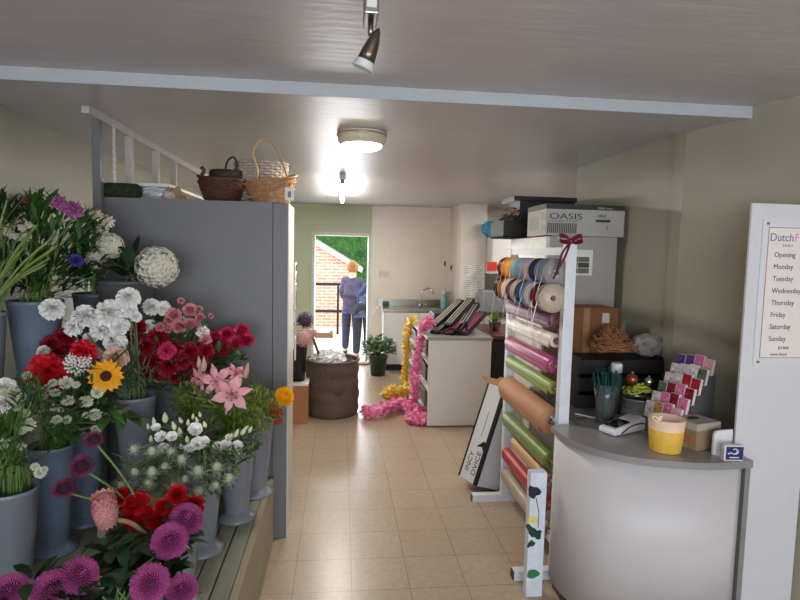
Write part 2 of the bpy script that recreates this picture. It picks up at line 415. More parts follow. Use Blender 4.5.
mb = MB(); crumple(mb, (c.x-.02, 3.37, CZ+.03), .03, (1.2, .8, .9), 9, .3, seg=14, rings=9); mb.build('paper_scrap', mat('scrap_cream', (210, 200, 185), .7), t)
# wicker baskets
def wicker(mb, r_of, z0, z1, rows, ribs, rr, cx, cy, sx, sy, tilt=0):
    """woven wall: wavy horizontal canes round upright ribs"""
    for j in range(rows):
        z = z0+(z1-z0)*(j+.5)/rows; r = r_of((j+.5)/rows); pts = []
        n = ribs*2
        for i in range(n*2):
            a = 2*PI*i/(n*2); w = rr*.8*math.cos(a*ribs+(PI if j % 2 else 0))
            pts.append((cx+(r+w)*sx*math.cos(a), cy+(r+w)*sy*math.sin(a), z+tilt*math.cos(a)*((j+.5)/rows)))
        mb.tube(pts, rr, 6, closed=True)
    for i in range(ribs*2):
        a = 2*PI*(i+.25)/(ribs*2)
        mb.tube([(cx+r_of(f)*sx*math.cos(a), cy+r_of(f)*sy*math.sin(a), z0+(z1-z0)*f+tilt*math.cos(a)*f) for f in (0, .33, .66, 1)], rr*.8, 5)
wick_d = mat('wicker_brown', (84, 50, 36), .6, var=.25, scale=60)
wick_v = mat('wicker_dark', (52, 38, 34), .6, var=.25, scale=60)
wick_t = mat('wicker_tan', (164, 122, 84), .5, var=.18, scale=30)
wick_w = mat('wicker_pale', (176, 160, 148), .7, var=.15, scale=60)
by = 3.36
b0 = at(222, 198, Y=by); k = by/555
t = thing('wicker_basket', 'brown boat-shaped wicker basket on top of the grey cabinet', 'basket', (b0.x, by, CZ))
mb = MB(); wicker(mb, lambda f: .085+.04*f, CZ+.008, CZ+.125, 11, 12, .0062, b0.x, by, 1.05, .8)
mb.lathe([(.088, 0), (.088, .008)], 24, Matrix.Translation((b0.x, by, CZ)), sx=1.05, sy=.8)
mb.build('basket_body', wick_d, t)
mb = MB(); pts = [(b0.x+.127*1.05*math.cos(a), by+.127*.8*math.sin(a), CZ+.13+.02*max(0, -math.cos(a))**3) for a in [2*PI*i/32 for i in range(32)]]
mb.tube(pts, .009, 8, closed=True).build('rim', wick_d, t)
e = at(202, 167, Y=by); MB().tube(spline([(b0.x-.125, by, CZ+.13), (e.x+.01, by, e.z-.02), (e.x-.005, by, e.z)], 6), .011, 8).build('handle', wick_d, t)
t = thing('dark_basket', 'small near-black wicker basket with a hooped handle resting in the brown basket', 'basket', (b0.x+.02, by, CZ+.1))
mb = MB(); cx = b0.x+.022
mb.lathe([(.055, CZ+.10), (.075, CZ+.13), (.085, CZ+.155), (.082, CZ+.178), (.06, CZ+.186), (.01, CZ+.188)], 24, Matrix.Translation((cx, by, 0)))
wicker(mb, lambda f: .082+.004*math.sin(f*3.1), CZ+.135, CZ+.185, 5, 12, .006, cx, by, 1, .9); mb.build('basket_body', wick_v, t)
mb = MB(); mb.tube(spline([(cx+.0, by-.02, CZ+.175), (cx+.012, by-.02, CZ+.235), (cx+.045, by-.02, CZ+.262), (cx+.066, by-.02, CZ+.23), (cx+.062, by-.02, CZ+.175)], 8), .006, 7).build('handle', wick_v, t)
bx = at(257, 160, Y=3.46); t = thing('pale_basket', 'round pale washed wicker basket behind the tan trug', 'basket', (bx.x+.03, 3.46, CZ))
mb = MB(); wicker(mb, lambda f: .125+.025*f, CZ+.005, CZ+.255, 15, 14, .0088, bx.x+.03, 3.44, 1, .62)
mb.lathe([(.115, CZ+.0), (.14, CZ+.2), (.1, CZ+.262), (.02, CZ+.27)], 30, Matrix.Translation((bx.x+.03, 3.44, 0)), sx=1, sy=.6); mb.build('basket_body', wick_w, t)
# tan trug: shallow chip basket, tall hooped handle, hanging price tag
tx = at(271, 198, Y=3.29); t = thing('chip_trug', 'tan woven chip trug with a tall hooped handle and paper tag', 'basket', (tx.x, 3.29, CZ))
mb = MB()
def trp(a, f, e=0):
    r = .105+.035*f+e
    return V((tx.x+r*1.04*math.cos(a), 3.295+r*.6*math.sin(a), CZ+.004+(.125+.035*math.cos(a)+.012*math.sin(2*a))*f))
n = 40
for i in range(n):
    a0, a1 = 2*PI*i/n+.01, 2*PI*(i+1)/n-.01
    vs = []
    for q_, f in enumerate((0, .25, .5, .75, 1)):
        w = .0025*(1 if (i+q_) % 2 else -1)
        vs += [trp(a0, f, w), trp(a1, f, w)]
    mb.add(vs, [(2*j, 2*j+1, 2*j+3, 2*j+2) for j in range(4)])
for f in (.22, .5, .78):
    mb.tube([trp(2*PI*i/n, f, .0035) for i in range(n)], .006, 6, closed=True, flat=.5)
mb.lathe([(.1, CZ+.001), (.1, CZ+.006)], 30, Matrix.Translation((tx.x, 3.295, 0)), sx=1.04, sy=.6)
mb.build('basket_body', wick_t, t, fix=False)
MB().tube([trp(2*PI*i/n, 1, 0) for i in range(n)], .0075, 7, closed=True).build('rim', wick_t, t)
ha, hb, hc = at(258, 173, Y=3.29), at(264, 139, Y=3.29), at(286, 173, Y=3.29)
MB().tube(spline([trp(PI*.86, .8, .004), ha, at(253, 152, Y=3.29), hb, at(276, 148, Y=3.29), hc, at(288, 182, Y=3.25)], 8), .008, 8, flat=.45).build('handle', mat('handle_ash', (184, 156, 114), .45, var=.1), t)
MB().tube(spline([at(243, 197, Y=3.2), at(258, 196, Y=3.19), at(274, 189, Y=3.19), at(287, 184, Y=3.2)], 6), .009, 8, flat=.45).build('band', wick_t, t)
c = at(289, 194, Y=3.195); mb = MB(); mb.box((c.x-.022, 3.19, c.z-.035), (c.x+.026, 3.193, c.z+.035)); mb.mi = 1
mb.box((c.x-.006, 3.187, c.z-.02), (c.x+.012, 3.19, c.z+.014)); mb.build('price_tag', [mat('paper_white', (226, 226, 226), .7), mat('tag_print', (120, 128, 138), .6)], t)

# ------------------------------------------------------------------ shelf unit behind the cabinet, carton, black bucket, bin
card_white = mat('card_white', (228, 226, 222), .5, var=.03)
t = thing('shelf_unit', 'white shelf unit behind the grey cabinet facing the aisle', 'shelf', (-.55, 4.4, 0))
mb = MB(); mb.box((-.8, 3.62, 0), (-.78, 4.92, 1.62)); mb.build('back_panel', white_paint, t)
for y in (3.62, 4.26, 4.9): MB().box((-.78, y, 0), (-.42, y+.02, 1.62)).build('upright', white_paint, t)
for z in (.5, .85, 1.2, 1.6): MB().box((-.779, 3.641, z), (-.415, 4.899, z+.02)).build('shelf', white_paint, t)
printm = [mat('print_grey', (140, 138, 140), .5), mat('print_dark', (60, 56, 62), .5), mat('print_green', (96, 124, 82), .5), mat('print_pink', (214, 150, 160), .5)]
packs = []
i = 0
for (y, zs) in ((4.05, (1.5, 1.28)), (4.42, (1.44, 1.22, 1.0)), (4.8, (1.5, 1.3, 1.08, .86))):
    for z in zs:
        y_ = y+RND.uniform(-.06, .06)
        t = thing('card_packet', 'clear packet', 'packet', (-.39, y_, z-.1), 'clear card packets hanging on the shelf unit')
        mb = MB(); M = Matrix.Translation((-.385, y_, z)) @ Matrix.Rotation(RND.uniform(-.35, .1), 4, 'Z')
        mb.box((-.006, -.075, -.095), (.006, .075, .095), M, bev=.003); mb.build('packet', cello if i % 2 else card_white, t)
        mb = MB(); 
        for q_ in range(4):
            mb.mi = RND.randrange(4); yy, zz = RND.uniform(-.05, .02), RND.uniform(-.08, .05)
            for w in range(3): mb.tube([V(M @ V((.0075, yy+w*.008, zz))), V(M @ V((.0075, yy+RND.uniform(0, .05), zz+.03))), V(M @ V((.0075, yy+RND.uniform(.0, .06), zz+.05)))], .003, 4)
            mb.box((-.0075, yy, zz), (.0075, yy+.04, zz+.03), M)
        mb.build('printed_design', printm, t)
        packs.append((t, proj((-.385, y_, z)))); i += 1
order_labels(packs, 'clear printed card packets on the shelf unit, counted downwards', key=lambda q: q[1][1],
             words=['topmost', 'second', 'third', 'fourth', 'fifth', 'sixth', 'seventh', 'eighth', 'lowest'])
leaf_g = mat('leaf_green', (62, 100, 44), .42, var=.25, scale=14, back=.15)
leaf_d = mat('leaf_dark', (34, 58, 34), .38, var=.3, scale=14, back=.12)
leaf_b = mat('leaf_bright', (124, 146, 50), .45, var=.25, scale=14, back=.2)
leaf_s = mat('leaf_silver', (108, 122, 100), .5, var=.2, scale=14, back=.12)
stem_g = mat('stem_green', (92, 122, 58), .5, var=.15)
def leaf(mb, base, d, L, w, up=(0, 0, 1), droop=.3, fold=.25, n=5):
    """one leaf: pointed blade with a folded midrib that bends down along its length"""
    d = V(d).normalized(); up = V(up); s_ = d.cross(up)
    s_ = s_.normalized() if s_.length > 1e-4 else V((1, 0, 0)); u = s_.cross(d)
    vs = []; p = V(base); dd = d.copy()
    for i in range(n+1):
        f = i/n; ww = w*.5*(math.sin(PI*min(1, f*.92+.08))**.8 if i < n else 0)
        uu = s_.cross(dd)
        vs += [p - s_*ww + uu*ww*fold, p, p + s_*ww + uu*ww*fold]
        dd = (dd - V((0, 0, 1))*droop/n*1.5).normalized(); p = p + dd*(L/n)
    fs = []
    for i in range(n):
        a = i*3; fs += [(a, a+1, a+4, a+3), (a+1, a+2, a+5, a+4)]
    mb.add(vs, fs, None, True)
# small pot plant on top of the shelf unit
t = thing('small_pot_plant', 'small leafy plant in a white pot on the shelf unit top', 'plant', (-.45, 4.62, 1.62))
MB().lathe([(.035, 1.62), (.05, 1.69), (.052, 1.7)], 16, Matrix.Translation((-.45, 4.62, 0))).build('pot', card_white, t)
mb = MB()
for i in range(14): leaf(mb, (-.45, 4.62, 1.69), (RND.gauss(.15, .5), RND.gauss(0, .5), .9), RND.uniform(.07, .13), .03)
mb.build('leaves', leaf_b, t, fix=False)
kraft = mat('kraft_card', (168, 116, 78), .75, var=.08, scale=8)
kraft_d = mat('kraft_dark', (122, 78, 46), .8, var=.1, scale=8)
c = at(299, 424, Z=0)
cr = at(307.5, 420, Z=0)
t = thing('cardboard_carton', 'upright brown cardboard carton with a white top beside the brown bag', 'carton', (c.x-.1, c.y+.1, 0))
zt = at(299, 384, Y=c.y).z
MB().box((c.x-.32, c.y, 0), (cr.x+.01, c.y+.38, zt-.02), bev=.004).build('body', kraft, t)
MB().box((c.x-.32, c.y, zt-.02), (cr.x+.012, c.y+.38, zt), bev=.003).build('lid', card_white, t)
bxx = at(299, 380, Y=c.y+.15).x
t = thing('black_flower_bucket', 'black florist bucket standing on the white-topped carton', 'bucket', (bxx-.02, c.y+.17, zt))
MB().lathe([(.075, zt), (.1, zt+.34), (.106, zt+.35), (.096, zt+.345), (.07, zt+.05)], 24, Matrix.Translation((bxx-.02, c.y+.17, 0)), True, False).build('bucket_body', mat('black_plastic', (30, 28, 30), .4), t)
BBK = (bxx-.02, c.y+.17, zt)
bagm = mat('bag_brown', (96, 78, 68), .75, var=.1, scale=8, bump=.5, bscale=9)
BCX, BCY, BR, BH = at(332, 400, Y=5.8).x, 5.8, .275, .57
t = thing('garden_bag', 'round brown pop-up fabric bag on the floor', 'bag', (BCX, BCY, 0))
mb = MB(); M = Matrix.Translation((BCX, BCY, 0))
prof = [(BR*.96, 0)]
for i in range(1, 23): prof.append((BR*(1.0-.018*math.cos(i*2*PI/5.5)), BH*i/23))
prof += [(BR, BH), (BR*.985, BH+.004), (BR*.96, BH-.01), (BR*.95, .08), (.01, .06)]
wob = lambda a, z: .018*math.sin(3*a+z*9)+.012*math.sin(7*a-z*24)+.01*math.sin(2*a+z*30)
mb.lathe(prof, 48, M, True, False, wob=wob).build('bag_body', bagm, t)
pts = [(BCX+BR*1.0*math.cos(2*PI*i/40), BCY+BR*math.sin(2*PI*i/40), BH) for i in range(40)]
MB().tube(pts, .013, 8, closed=True).build('rim', bagm, t)
MB().tube(spline([(BCX+.12, BCY-BR*.9, BH+.0), (BCX+.13, BCY-BR*1.08, BH-.09), (BCX+.0, BCY-BR*1.12, BH-.17), (BCX-.1, BCY-BR*1.06, BH-.09), (BCX-.1, BCY-BR*.95, BH)], 6), .008, 6, flat=.4).build('handle', bagm, t)
mb = MB(); crumple(mb, (BCX-.04, BCY, BH-.055), .21, (1, .95, .68), 5, .18, 6, 36, 24)
single(mb, 'cellophane_waste', cello, 'crumpled clear cellophane filling the brown fabric bag', 'wrapping', (BCX, BCY, BH-.2))
t = thing('bin_liner', 'crumpled dark bin liner tucked beside the cellophane in the brown bag', 'bag', (BCX+.2, BCY-.05, BH-.1))
mb = MB(); crumple(mb, (BCX+.17, BCY-.03, BH-.06), .085, (.9, 1, .8), 2, .2, 5, 20, 14); mb.build('liner', mat('liner_black', (40, 34, 32), .35), t)
stick = mat('stick_brown', (84, 62, 48), .7)
a, b = at(313, 338, Y=5.75), at(321, 366, Y=5.72)
single(MB().tube([a, (a+b)/2+V((.01, 0, 0)), b+V((.02, 0, -.1))], .014, 7), 'wooden_stick', stick, 'thin brown stick poking out of the cellophane in the bag', 'stick', b)

# ------------------------------------------------------------------ kitchen end: sink unit, tap, tools
SY = 7.87
sx0 = at(383, 340, Y=SY).x
t = thing('sink_unit', 'white sink base unit with a steel top against the back wall', 'cabinet', (1.5, SY+.25, 0))
SX1 = 1.615
MB().box((sx0, SY, .1), (SX1, YB-.03, .86)).build('carcass', white_paint, t)
MB().box((sx0+.03, SY+.05, 0), (SX1-.03, YB-.03, .1)).build('plinth', blackm, t)
for x in (sx0+.005, sx0+.51):
    d_ = MB().box((x, SY-.018, .12), (x+.49, SY, .85), bev=.004).build('door', white_paint, t)
    MB().tube([(x+.42, SY-.018, .78), (x+.42, SY-.04, .78), (x+.3, SY-.04, .78), (x+.3, SY-.018, .78)], .006, 7).build('handle', chrome, d_)
steel = mat('stainless', (178, 174, 166), .28, 1.0, var=.05)
MB().box((sx0-.02, SY-.03, .86), (SX1, YB-.025, .9), bev=.006).build('worktop', steel, t)
z1 = at(383, 299, Y=YB-.04).z
MB().box((sx0-.06, YB-.045, .9), (SX1, YB-.025, z1), bev=.003).build('splashback', steel, t)
c = at(386, 304, Y=YB-.1)
single(MB().cbox((c.x, YB-.1, .935), (.09, .06, .07), bev=.012), 'scouring_pad', mat('pad_green', (38, 92, 70), .9), 'green scouring pad on the sink against the splashback', 'sponge', (c.x, YB-.1, .9))
tp = [at(x, y, Y=8.15) for x, y in ((420, 306), (420.5, 298), (422, 292), (427, 288.5), (432, 290), (434, 294))]
tp[0].z = .9
t = thing('kitchen_tap', 'tall curved chrome tap over the sink', 'tap', (tp[0].x, 8.15, .9))
MB().cyl((tp[0].x, 8.15, .9), (tp[0].x, 8.15, .96), .025).build('base', chrome, t)
MB().tube(spline(tp, 8), .013, 10).build('spout', chrome, t)
MB().cyl((tp[0].x+.02, 8.15, .94), (tp[0].x+.09, 8.13, .96), .008).build('lever', chrome, t)
t = thing('power_socket', 'double white wall socket on the tiled wall left of the tap', 'socket', at(384, 274, Y=YB-.03))
c = at(384, 274, Y=YB-.025)
MB().box((c.x-.07, YB-.03, c.z-.045), (c.x+.07, YB-.018, c.z+.045), bev=.004).build('plate', mat('socket_white', (206, 198, 188), .4), t)
for s_ in (-1, 1): MB().box((c.x+s_*.035-.008, YB-.034, c.z+.02), (c.x+s_*.035+.008, YB-.03, c.z+.035)).build('switch', white_paint, t)
# tools jar and bottle
c = at(459, 297, Y=8.0); c.x = 1.515
t = thing('tool_jar', 'grey jar holding thin tools beside the sink', 'jar', (c.x+.03, 8.05, .9))
MB().lathe([(.05, .9), (.055, 1.15), (.05, 1.148), (.045, .93)], 20, Matrix.Translation((c.x+.04, 8.05, 0)), True, False).build('jar_body', mat('jar_grey', (160, 158, 155), .3), t)
for i, (x, y) in enumerate(((445, 266), (451, 270), (455, 277))):
    e = at(x, y, Y=8.03); MB().tube([(c.x+.04, 8.05, .95), e], .008, 6).build('tool_handle', mat('tool_white', (214, 210, 204), .4), t)
    MB().tube([e, e+(e-V((c.x+.04, 8.05, .95))).normalized()*.07], .014, 7).build('tool_head', stick, t)
t = thing('teal_bottle', 'small teal plastic bottle in front of the tool jar', 'bottle', (c.x-.02, 7.95, .9))
mb = MB(); mb.lathe([(.035, .9), (.04, .93), (.04, 1.06), (.02, 1.09), (.016, 1.11)], 18, Matrix.Translation((c.x-.03, 7.95, 0))); mb.build('bottle_body', mat('teal_plastic', (110, 176, 180), .35), t)
MB().lathe([(.018, 1.11), (.018, 1.15), (.01, 1.17)], 14, Matrix.Translation((c.x-.03, 7.95, 0))).build('cap', card_white, t)
# white pillar with pinned notes
PY = 7.6
x0, x1 = at(461, 250, Y=PY).x, at(486, 250, Y=PY).x
struct(MB().box((x0, PY, 0), (x1, YB, ZC+.02)), 'wall_pillar', mat('pillar_white', (220, 212, 203), .45, var=.02))
notes = []
ink = mat('ink_grey', (120, 116, 116), .7)
for (a, b, c_, d) in ((462, 265, 472, 276), (474, 264, 484, 276), (462, 279, 473, 290), (475, 280, 484, 289), (463, 292, 472, 303), (474, 291, 484, 304)):
    p, q = at(a, d, Y=PY), at(c_, b, Y=PY)
    t = thing('pinned_note', '', 'note', (p.x, PY, p.z), 'paper notes pinned to the white pillar')
    MB().box((p.x, PY-.004, p.z), (q.x, PY, q.z)).build('sheet', card_white, t)
    mb = MB()
    for k_ in range(5):
        z = q.z-(q.z-p.z)*(k_+.9)/5.8; mb.box((p.x+.015, PY-.005, z), (p.x+(q.x-p.x)*RND.uniform(.5, .9), PY-.004, z+.006))
    mb.build('ruled_lines', ink, t); notes.append((t, (a, b)))
for (t, _), w in zip(notes, ('top left', 'top right', 'middle left', 'middle right', 'bottom left', 'bottom right')): t['label'] = f'{w} of the six paper notes pinned to the white pillar'
# wall cupboard, microwave, worktop along the right of the kitchen
wx0 = at(486, 250, Y=7.3).x; zt, zb = at(490, 236, Y=7.3).z, at(490, 274, Y=7.3).z
t = thing('wall_cupboard', 'white wall cupboard above the microwave beside the pillar', 'cupboard', (wx0+.4, 7.5, zb))
MB().box((x1+.01, 7.32, zb), (wx0+.9, YB-.025, zt)).build('carcass', white_paint, t)
for xa, xb in ((x1+.012, wx0+.45), (wx0+.455, wx0+.89)):
    d_ = MB().box((xa, 7.30, zb+.01), (xb, 7.32, zt-.01), bev=.003).build('door', white_paint, t)
    MB().cyl((xb-.04, 7.285, zb+.05), (xb-.04, 7.30, zb+.05), .012, seg=12).build('knob', chrome, d_)
a, b = at(487, 271, Y=7.29), at(497, 262, Y=7.29)
single(MB().box((a.x, 7.292, a.z), (b.x, 7.299, b.z)), 'red_sticker', mat('red_label', (206, 52, 44), .5), 'red rectangular sticker on the white wall cupboard door', 'sticker', (a.x, 7.29, a.z))
t = thing('kitchen_counter', 'white base unit with dark worktop under the microwave', 'cabinet', (2.7, 7.4, 0))
MB().box((x1+.01, 7.15, 0), (3.6, YB-.03, .88)).build('carcass', white_paint, t); MB().box((x1+.008, 7.12, .88), (3.6, YB-.025, .92), bev=.004).build('worktop', mat('worktop_dark', (66, 58, 54), .4), t)
a, b = at(484, 307, Y=7.2), at(508, 291, Y=7.2)
t = thing('microwave', 'silver grey microwave oven on the dark kitchen worktop', 'microwave', (a.x+.2, 7.4, .92))
MB().box((a.x, 7.2, .925), (a.x+.46, 7.55, b.z), bev=.008).build('case', mat('micro_grey', (150, 152, 158), .35, .5), t)
MB().box((a.x+.015, 7.19, .945), (a.x+.33, 7.2, b.z-.02), bev=.003).build('door', mat('micro_glass', (128, 134, 142), .15), t)
MB().box((a.x+.345, 7.19, .945), (a.x+.45, 7.2, b.z-.02), bev=.003).build('control_panel', mat('micro_panel', (90, 92, 96), .3), t)
MB().cyl((a.x+.325, 7.185, .96), (a.x+.325, 7.185, b.z-.035), .007, seg=8).build('handle', chrome, t)
# blue parcel on the cupboard
c = at(491, 225, Y=7.35); mb = MB(); crumple(mb, (c.x+.02, 7.45, zt+.1), .11, (1.1, .9, .95), 8, .25, 3, 18, 12)
single(mb, 'blue_bag', mat('blue_plastic', (52, 132, 160), .4, var=.3), 'crumpled blue plastic bag on top of the wall cupboard', 'bag', (c.x+.02, 7.45, zt))

# ------------------------------------------------------------------ island with its shelves, garlands and packs
IX0, IX1, IY0, IY1, IZ = .855, 1.475, 5.262, 7.0, .89
t = thing('island_unit', 'white island unit with a grey worktop and open shelves on its aisle side', 'cabinet', ((IX0+IX1)/2, 6.1, 0))
lam = mat('laminate_white', (214, 209, 201), .38, var=.02)
MB().box((IX0, IY0, .012), (IX1, IY0+.02, IZ-.03)).build('end_panel', lam, t)
MB().box((IX0, IY1-.02, .012), (IX1, IY1, IZ-.03)).build('end_panel', lam, t)
MB().box((IX1-.02, IY0+.02, 0), (IX1, IY1-.02, IZ-.03)).build('back_panel', lam, t)
MB().box((IX0+.02, 6.1, .06), (IX1-.02, 6.12, IZ-.03)).build('divider', lam, t)
for z in (.05, .33, .6): MB().box((IX0+.01, IY0+.021, z), (IX1-.021, IY1-.021, z+.018)).build('shelf', lam, t)
MB().box((IX0-.02, IY0-.015, IZ-.03), (IX1+.01, IY1+.01, IZ), bev=.004).build('worktop', mat('worktop_grey', (150, 146, 141), .35, var=.04), t)
cols = [('dark grey', (52, 52, 56)), ('black', (26, 26, 28)), ('pale', (190, 190, 190)), ('dark green', (40, 60, 50)), ('grey', (110, 110, 112))]
k_ = 0
for z in (.068, .348, .618):
    for y in (5.35, 5.75, 6.2, 6.6):
        nm, cc = cols[(k_*3+1) % 5]; k_ += 1; h_ = .14+.02*(k_ % 4)
        row = {.068: 'bottom', .348: 'middle', .618: 'top'}[z]
        pos = {5.35: 'nearest end', 5.75: 'second bay', 6.2: 'third bay', 6.6: 'far end'}[y]
        t = thing('storage_box', f'{nm} storage box in the {pos} of the island {row} shelf', 'box', (1.1, y+.15, z), 'storage boxes on the island shelves')
        MB().box((IX0+.05, y, z), (IX0+.4, y+.3, z+h_), bev=.006).build('box_body', mat('sb_'+nm, cc, .5), t)
        MB().box((IX0+.045, y-.004, z+h_-.03), (IX0+.404, y+.304, z+h_), bev=.004).build('lid', mat('sb2_'+nm, tuple(min(255, v+25) for v in cc), .5), t)
def garland(name, path, w, m, label, n, fl=.03):
    pts = spline(path, 10); mb = MB(); L = len(pts)
    mb.tube(pts, w*.45, 6)
    for i in range(n):
        f = RND.uniform(0, L-1.001); j = int(f); p = pts[j].lerp(pts[j+1], f-j)
        d = V((RND.gauss(0, 1), RND.gauss(0, 1), RND.gauss(0, 1))).normalized()
        q = p + d*w*RND.uniform(.3, 1)
        if q.z < .006: q.z = .006
        M = Matrix.Translation(q) @ rot_to(V((RND.gauss(0, 1), RND.gauss(0, 1), RND.gauss(0, 1)))) @ Matrix.Scale(fl*RND.uniform(.6, 1.2), 4)
        mb.add([(-.5, -.3, 0), (.5, -.35, .1), (.45, .3, -.05), (-.4, .35, .15)], [(0, 1, 2, 3)], M)
    return single(mb, name, m, label, 'garland', pts[-1], fix=False)
pinkg = mat('garland_pink', (240, 86, 156), .4, c2=(252, 186, 216), scale=25, back=.2)
yelg = mat('garland_yellow', (244, 196, 40), .4, c2=(246, 220, 120), scale=25, back=.2)
pkp = [at(432, 321, Y=5.5), at(424, 327, Y=5.55), at(420, 345, X=.83), at(418, 370, X=.82), at(418, 385, X=.8), at(413, 403, Z=.05), at(400, 405, Z=.06), at(385, 409, Z=.05), at(365, 412, Z=.05), at(378, 410, Z=.1), at(398, 402, Z=.12), at(412, 408, Z=.09), at(424, 421, Z=.05), at(410, 418, Z=.05), at(424, 409, Z=.08)]
for p_ in pkp[3:5]: p_.x -= .03
garland('pink_garland', pkp, .062, pinkg, 'pink petal garland trailing off the island onto the floor', 1500, .045)
ygp = [at(414, 318, Y=6.5), at(409, 326, X=.8), at(406.5, 350, X=.79), at(405, 375, X=.79), at(403, 388, Z=.1), at(392, 390, Z=.08), at(386, 393, Z=.06), at(400, 396, Z=.06), at(408, 392, Z=.08), at(398, 389, Z=.16), at(390, 391, Z=.12)]
garland('yellow_garland', ygp, .058, yelg, 'yellow petal garland trailing off the island onto the floor', 1000, .045)
# packs piled on the island
packm = mat('pack_black', (34, 34, 36), .3); stripe = mat('pack_stripe', (176, 172, 160), .35); pinks = mat('pack_pink', (214, 70, 140), .4)
pk = []
tb = thing('dark_support_box', 'dark grey box at the back of the island under the black packs', 'box', (1.22, 6.0, IZ))
MB().box((1.0, 5.86, IZ+.001), (1.45, 6.2, IZ+.17), bev=.005).build('box_body', mat('sb_dark grey', (52, 52, 56), .5), tb)
for i, (x, y, r, tl_, L, zz) in enumerate(((.99, 5.52, .75, .42, .52, 0), (1.12, 5.46, .8, .45, .5, 0), (1.25, 5.44, .85, .4, .48, 0), (1.0, 5.6, .7, .5, .5, .07), (1.13, 5.56, .78, .52, .5, .08), (1.26, 5.55, .95, .5, .42, .08))):
    t = thing('ribbon_pack', '', 'pack', (x, y, IZ), 'black packs piled on the island')
    M = Matrix.Translation((x, y, IZ+.035+zz)) @ Matrix.Rotation(r, 4, 'Z') @ Matrix.Rotation(-tl_, 4, 'Y') @ Matrix.Translation((L/2-.08, 0, 0))
    MB().box((-L/2, -.05, -.024), (L/2, .05, .024), M, bev=.008).build('wrapper', packm, t)
    mb = MB()
    for q_ in (-.03, .0, .03): mb.box((-L/2+.03, q_-.006, -.0255), (L/2-.03, q_+.006, .0255), M)
    mb.build('stripes', stripe if i in (0, 3, 4, 5) else pinks, t)
    pk.append((t, proj((x, y, IZ))))
for (t, _), w in zip(pk, ('lower left', 'lower middle', 'lower right', 'upper left', 'upper middle', 'upper right')): t['label'] = f'{w} pack in the pile of black striped packs on the island'
a = at(455, 330, Y=5.45)
t = thing('plastic_bracket', 'black plastic bracket lying at the front of the black pack pile', 'bracket', (a.x, 5.4, IZ))
mb = MB(); mb.tube(spline([at(440, 333, Y=5.4), at(450, 329, Y=5.4), at(460, 330, Y=5.4), at(466, 322, Y=5.4), at(467, 336, Y=5.4)], 6), .014, 7); 
for i in range(len(mb.v)): mb.v[i].z = max(mb.v[i].z, IZ+.002)
mb.build('bracket_arm', packm, t)
c = at(484, 327, Y=5.9)
for i, (dx, dy, w, h_, cc, lb) in enumerate(((0, .12, .26, .006, 'paper_white', 'white sheet of paper lying on the island near the black packs'), (.16, .3, .2, .03, 'kraft_card', 'tan envelope lying on white paper at the right of the island'))):
    M = Matrix.Translation((1.33+dx*.2, 5.95+dy, IZ+.001+i*.006)) @ Matrix.Rotation(.2-.3*i, 4, 'Z')
    mb = MB().box((-w/2, -.14, 0), (w/2, .14, h_), M, bev=.001 if i else 0)
    single(mb, 'envelope' if i else 'paper_sheet', MATS[cc], lb, 'envelope' if i else 'paper', (1.33+dx*.2, 5.95+dy, IZ))
# dark desk to the right of the island
t = thing('dark_desk', 'dark wooden desk with a reddish top right of the white island', 'desk', (1.8, 5.9, 0))
MB().box((1.5, 5.5, 0), (1.54, 6.5, .84)).build('side_panel', mat('desk_dark', (36, 30, 30), .5), t)
MB().box((1.54, 6.4, 0), (2.4, 6.44, .84)).build('back_panel', MATS['desk_dark'], t); MB().box((2.36, 5.5, 0), (2.4, 6.4, .84)).build('side_panel', MATS['desk_dark'], t)
MB().box((1.56, 5.52, .1), (2.34, 5.54, .82)).build('front_panel', MATS['desk_dark'], t)
MB().box((1.49, 5.45, .84), (2.42, 6.46, .875), bev=.004).build('desk_top', mat('desk_red', (92, 44, 40), .35), t)
c = at(495, 318, Y=5.9)
t = thing('tin_planter', 'silver tin planter with yellow green stems on the dark desk', 'planter', (c.x, 5.9, .875))
MB().lathe([(.05, .875), (.07, .97), (.074, .98), (.066, .975), (.05, .9)], 20, Matrix.Translation((c.x, 5.9, 0)), True, False).build('tin', mat('tin', (150, 146, 140), .3, .9), t)
mb = MB()
for i in range(22): leaf(mb, (c.x+RND.uniform(-.03, .03), 5.9, .96), (RND.gauss(0, .5), RND.gauss(0, .4), 1), RND.uniform(.08, .16), .025)
mb.build('foliage', leaf_b, t, fix=False)
# pot plant on the floor by the sink
P0 = at(377, 373, Z=0); P0.y = 7.62; P0.x = at(378, 362, Y=7.62).x
t = thing('pot_plant', 'leafy green shrub in a dark green pot on the floor by the sink', 'plant', (P0.x, P0.y, 0))
MB().lathe([(.1, 0), (.125, .24), (.135, .245), (.137, .28), (.125, .28), (.115, .25)], 28, Matrix.Translation((P0.x, P0.y, 0)), True, False).build('pot', mat('pot_green', (46, 62, 52), .45), t)
MB().lathe([(.121, .25), (.06, .26), (.01, .262)], 20, Matrix.Translation((P0.x, P0.y, 0)), False, True).build('soil', mat('soil', (48, 38, 32), .9), t)
mb = MB()
for i in range(330):
    a, r = RND.uniform(0, 6.28), math.sqrt(RND.random())*.2; z = .29+RND.uniform(0, .3)*(1-r/.45)
    leaf(mb, (P0.x+r*1.1*math.cos(a), P0.y+r*math.sin(a), z), (math.cos(a), math.sin(a), RND.uniform(0, 1.2)), RND.uniform(.05, .075), .05, droop=.4)
mb.build('leaves', leaf_g, t, fix=False)
mb = MB()
for i in range(16):
    a = RND.uniform(0, 6.28); mb.tube([(P0.x, P0.y, .25), (P0.x+.07*math.cos(a), P0.y+.07*math.sin(a), .38), (P0.x+.17*math.cos(a), P0.y+.15*math.sin(a), .5)], .005, 5)
mb.build('branches', stem_g, t)
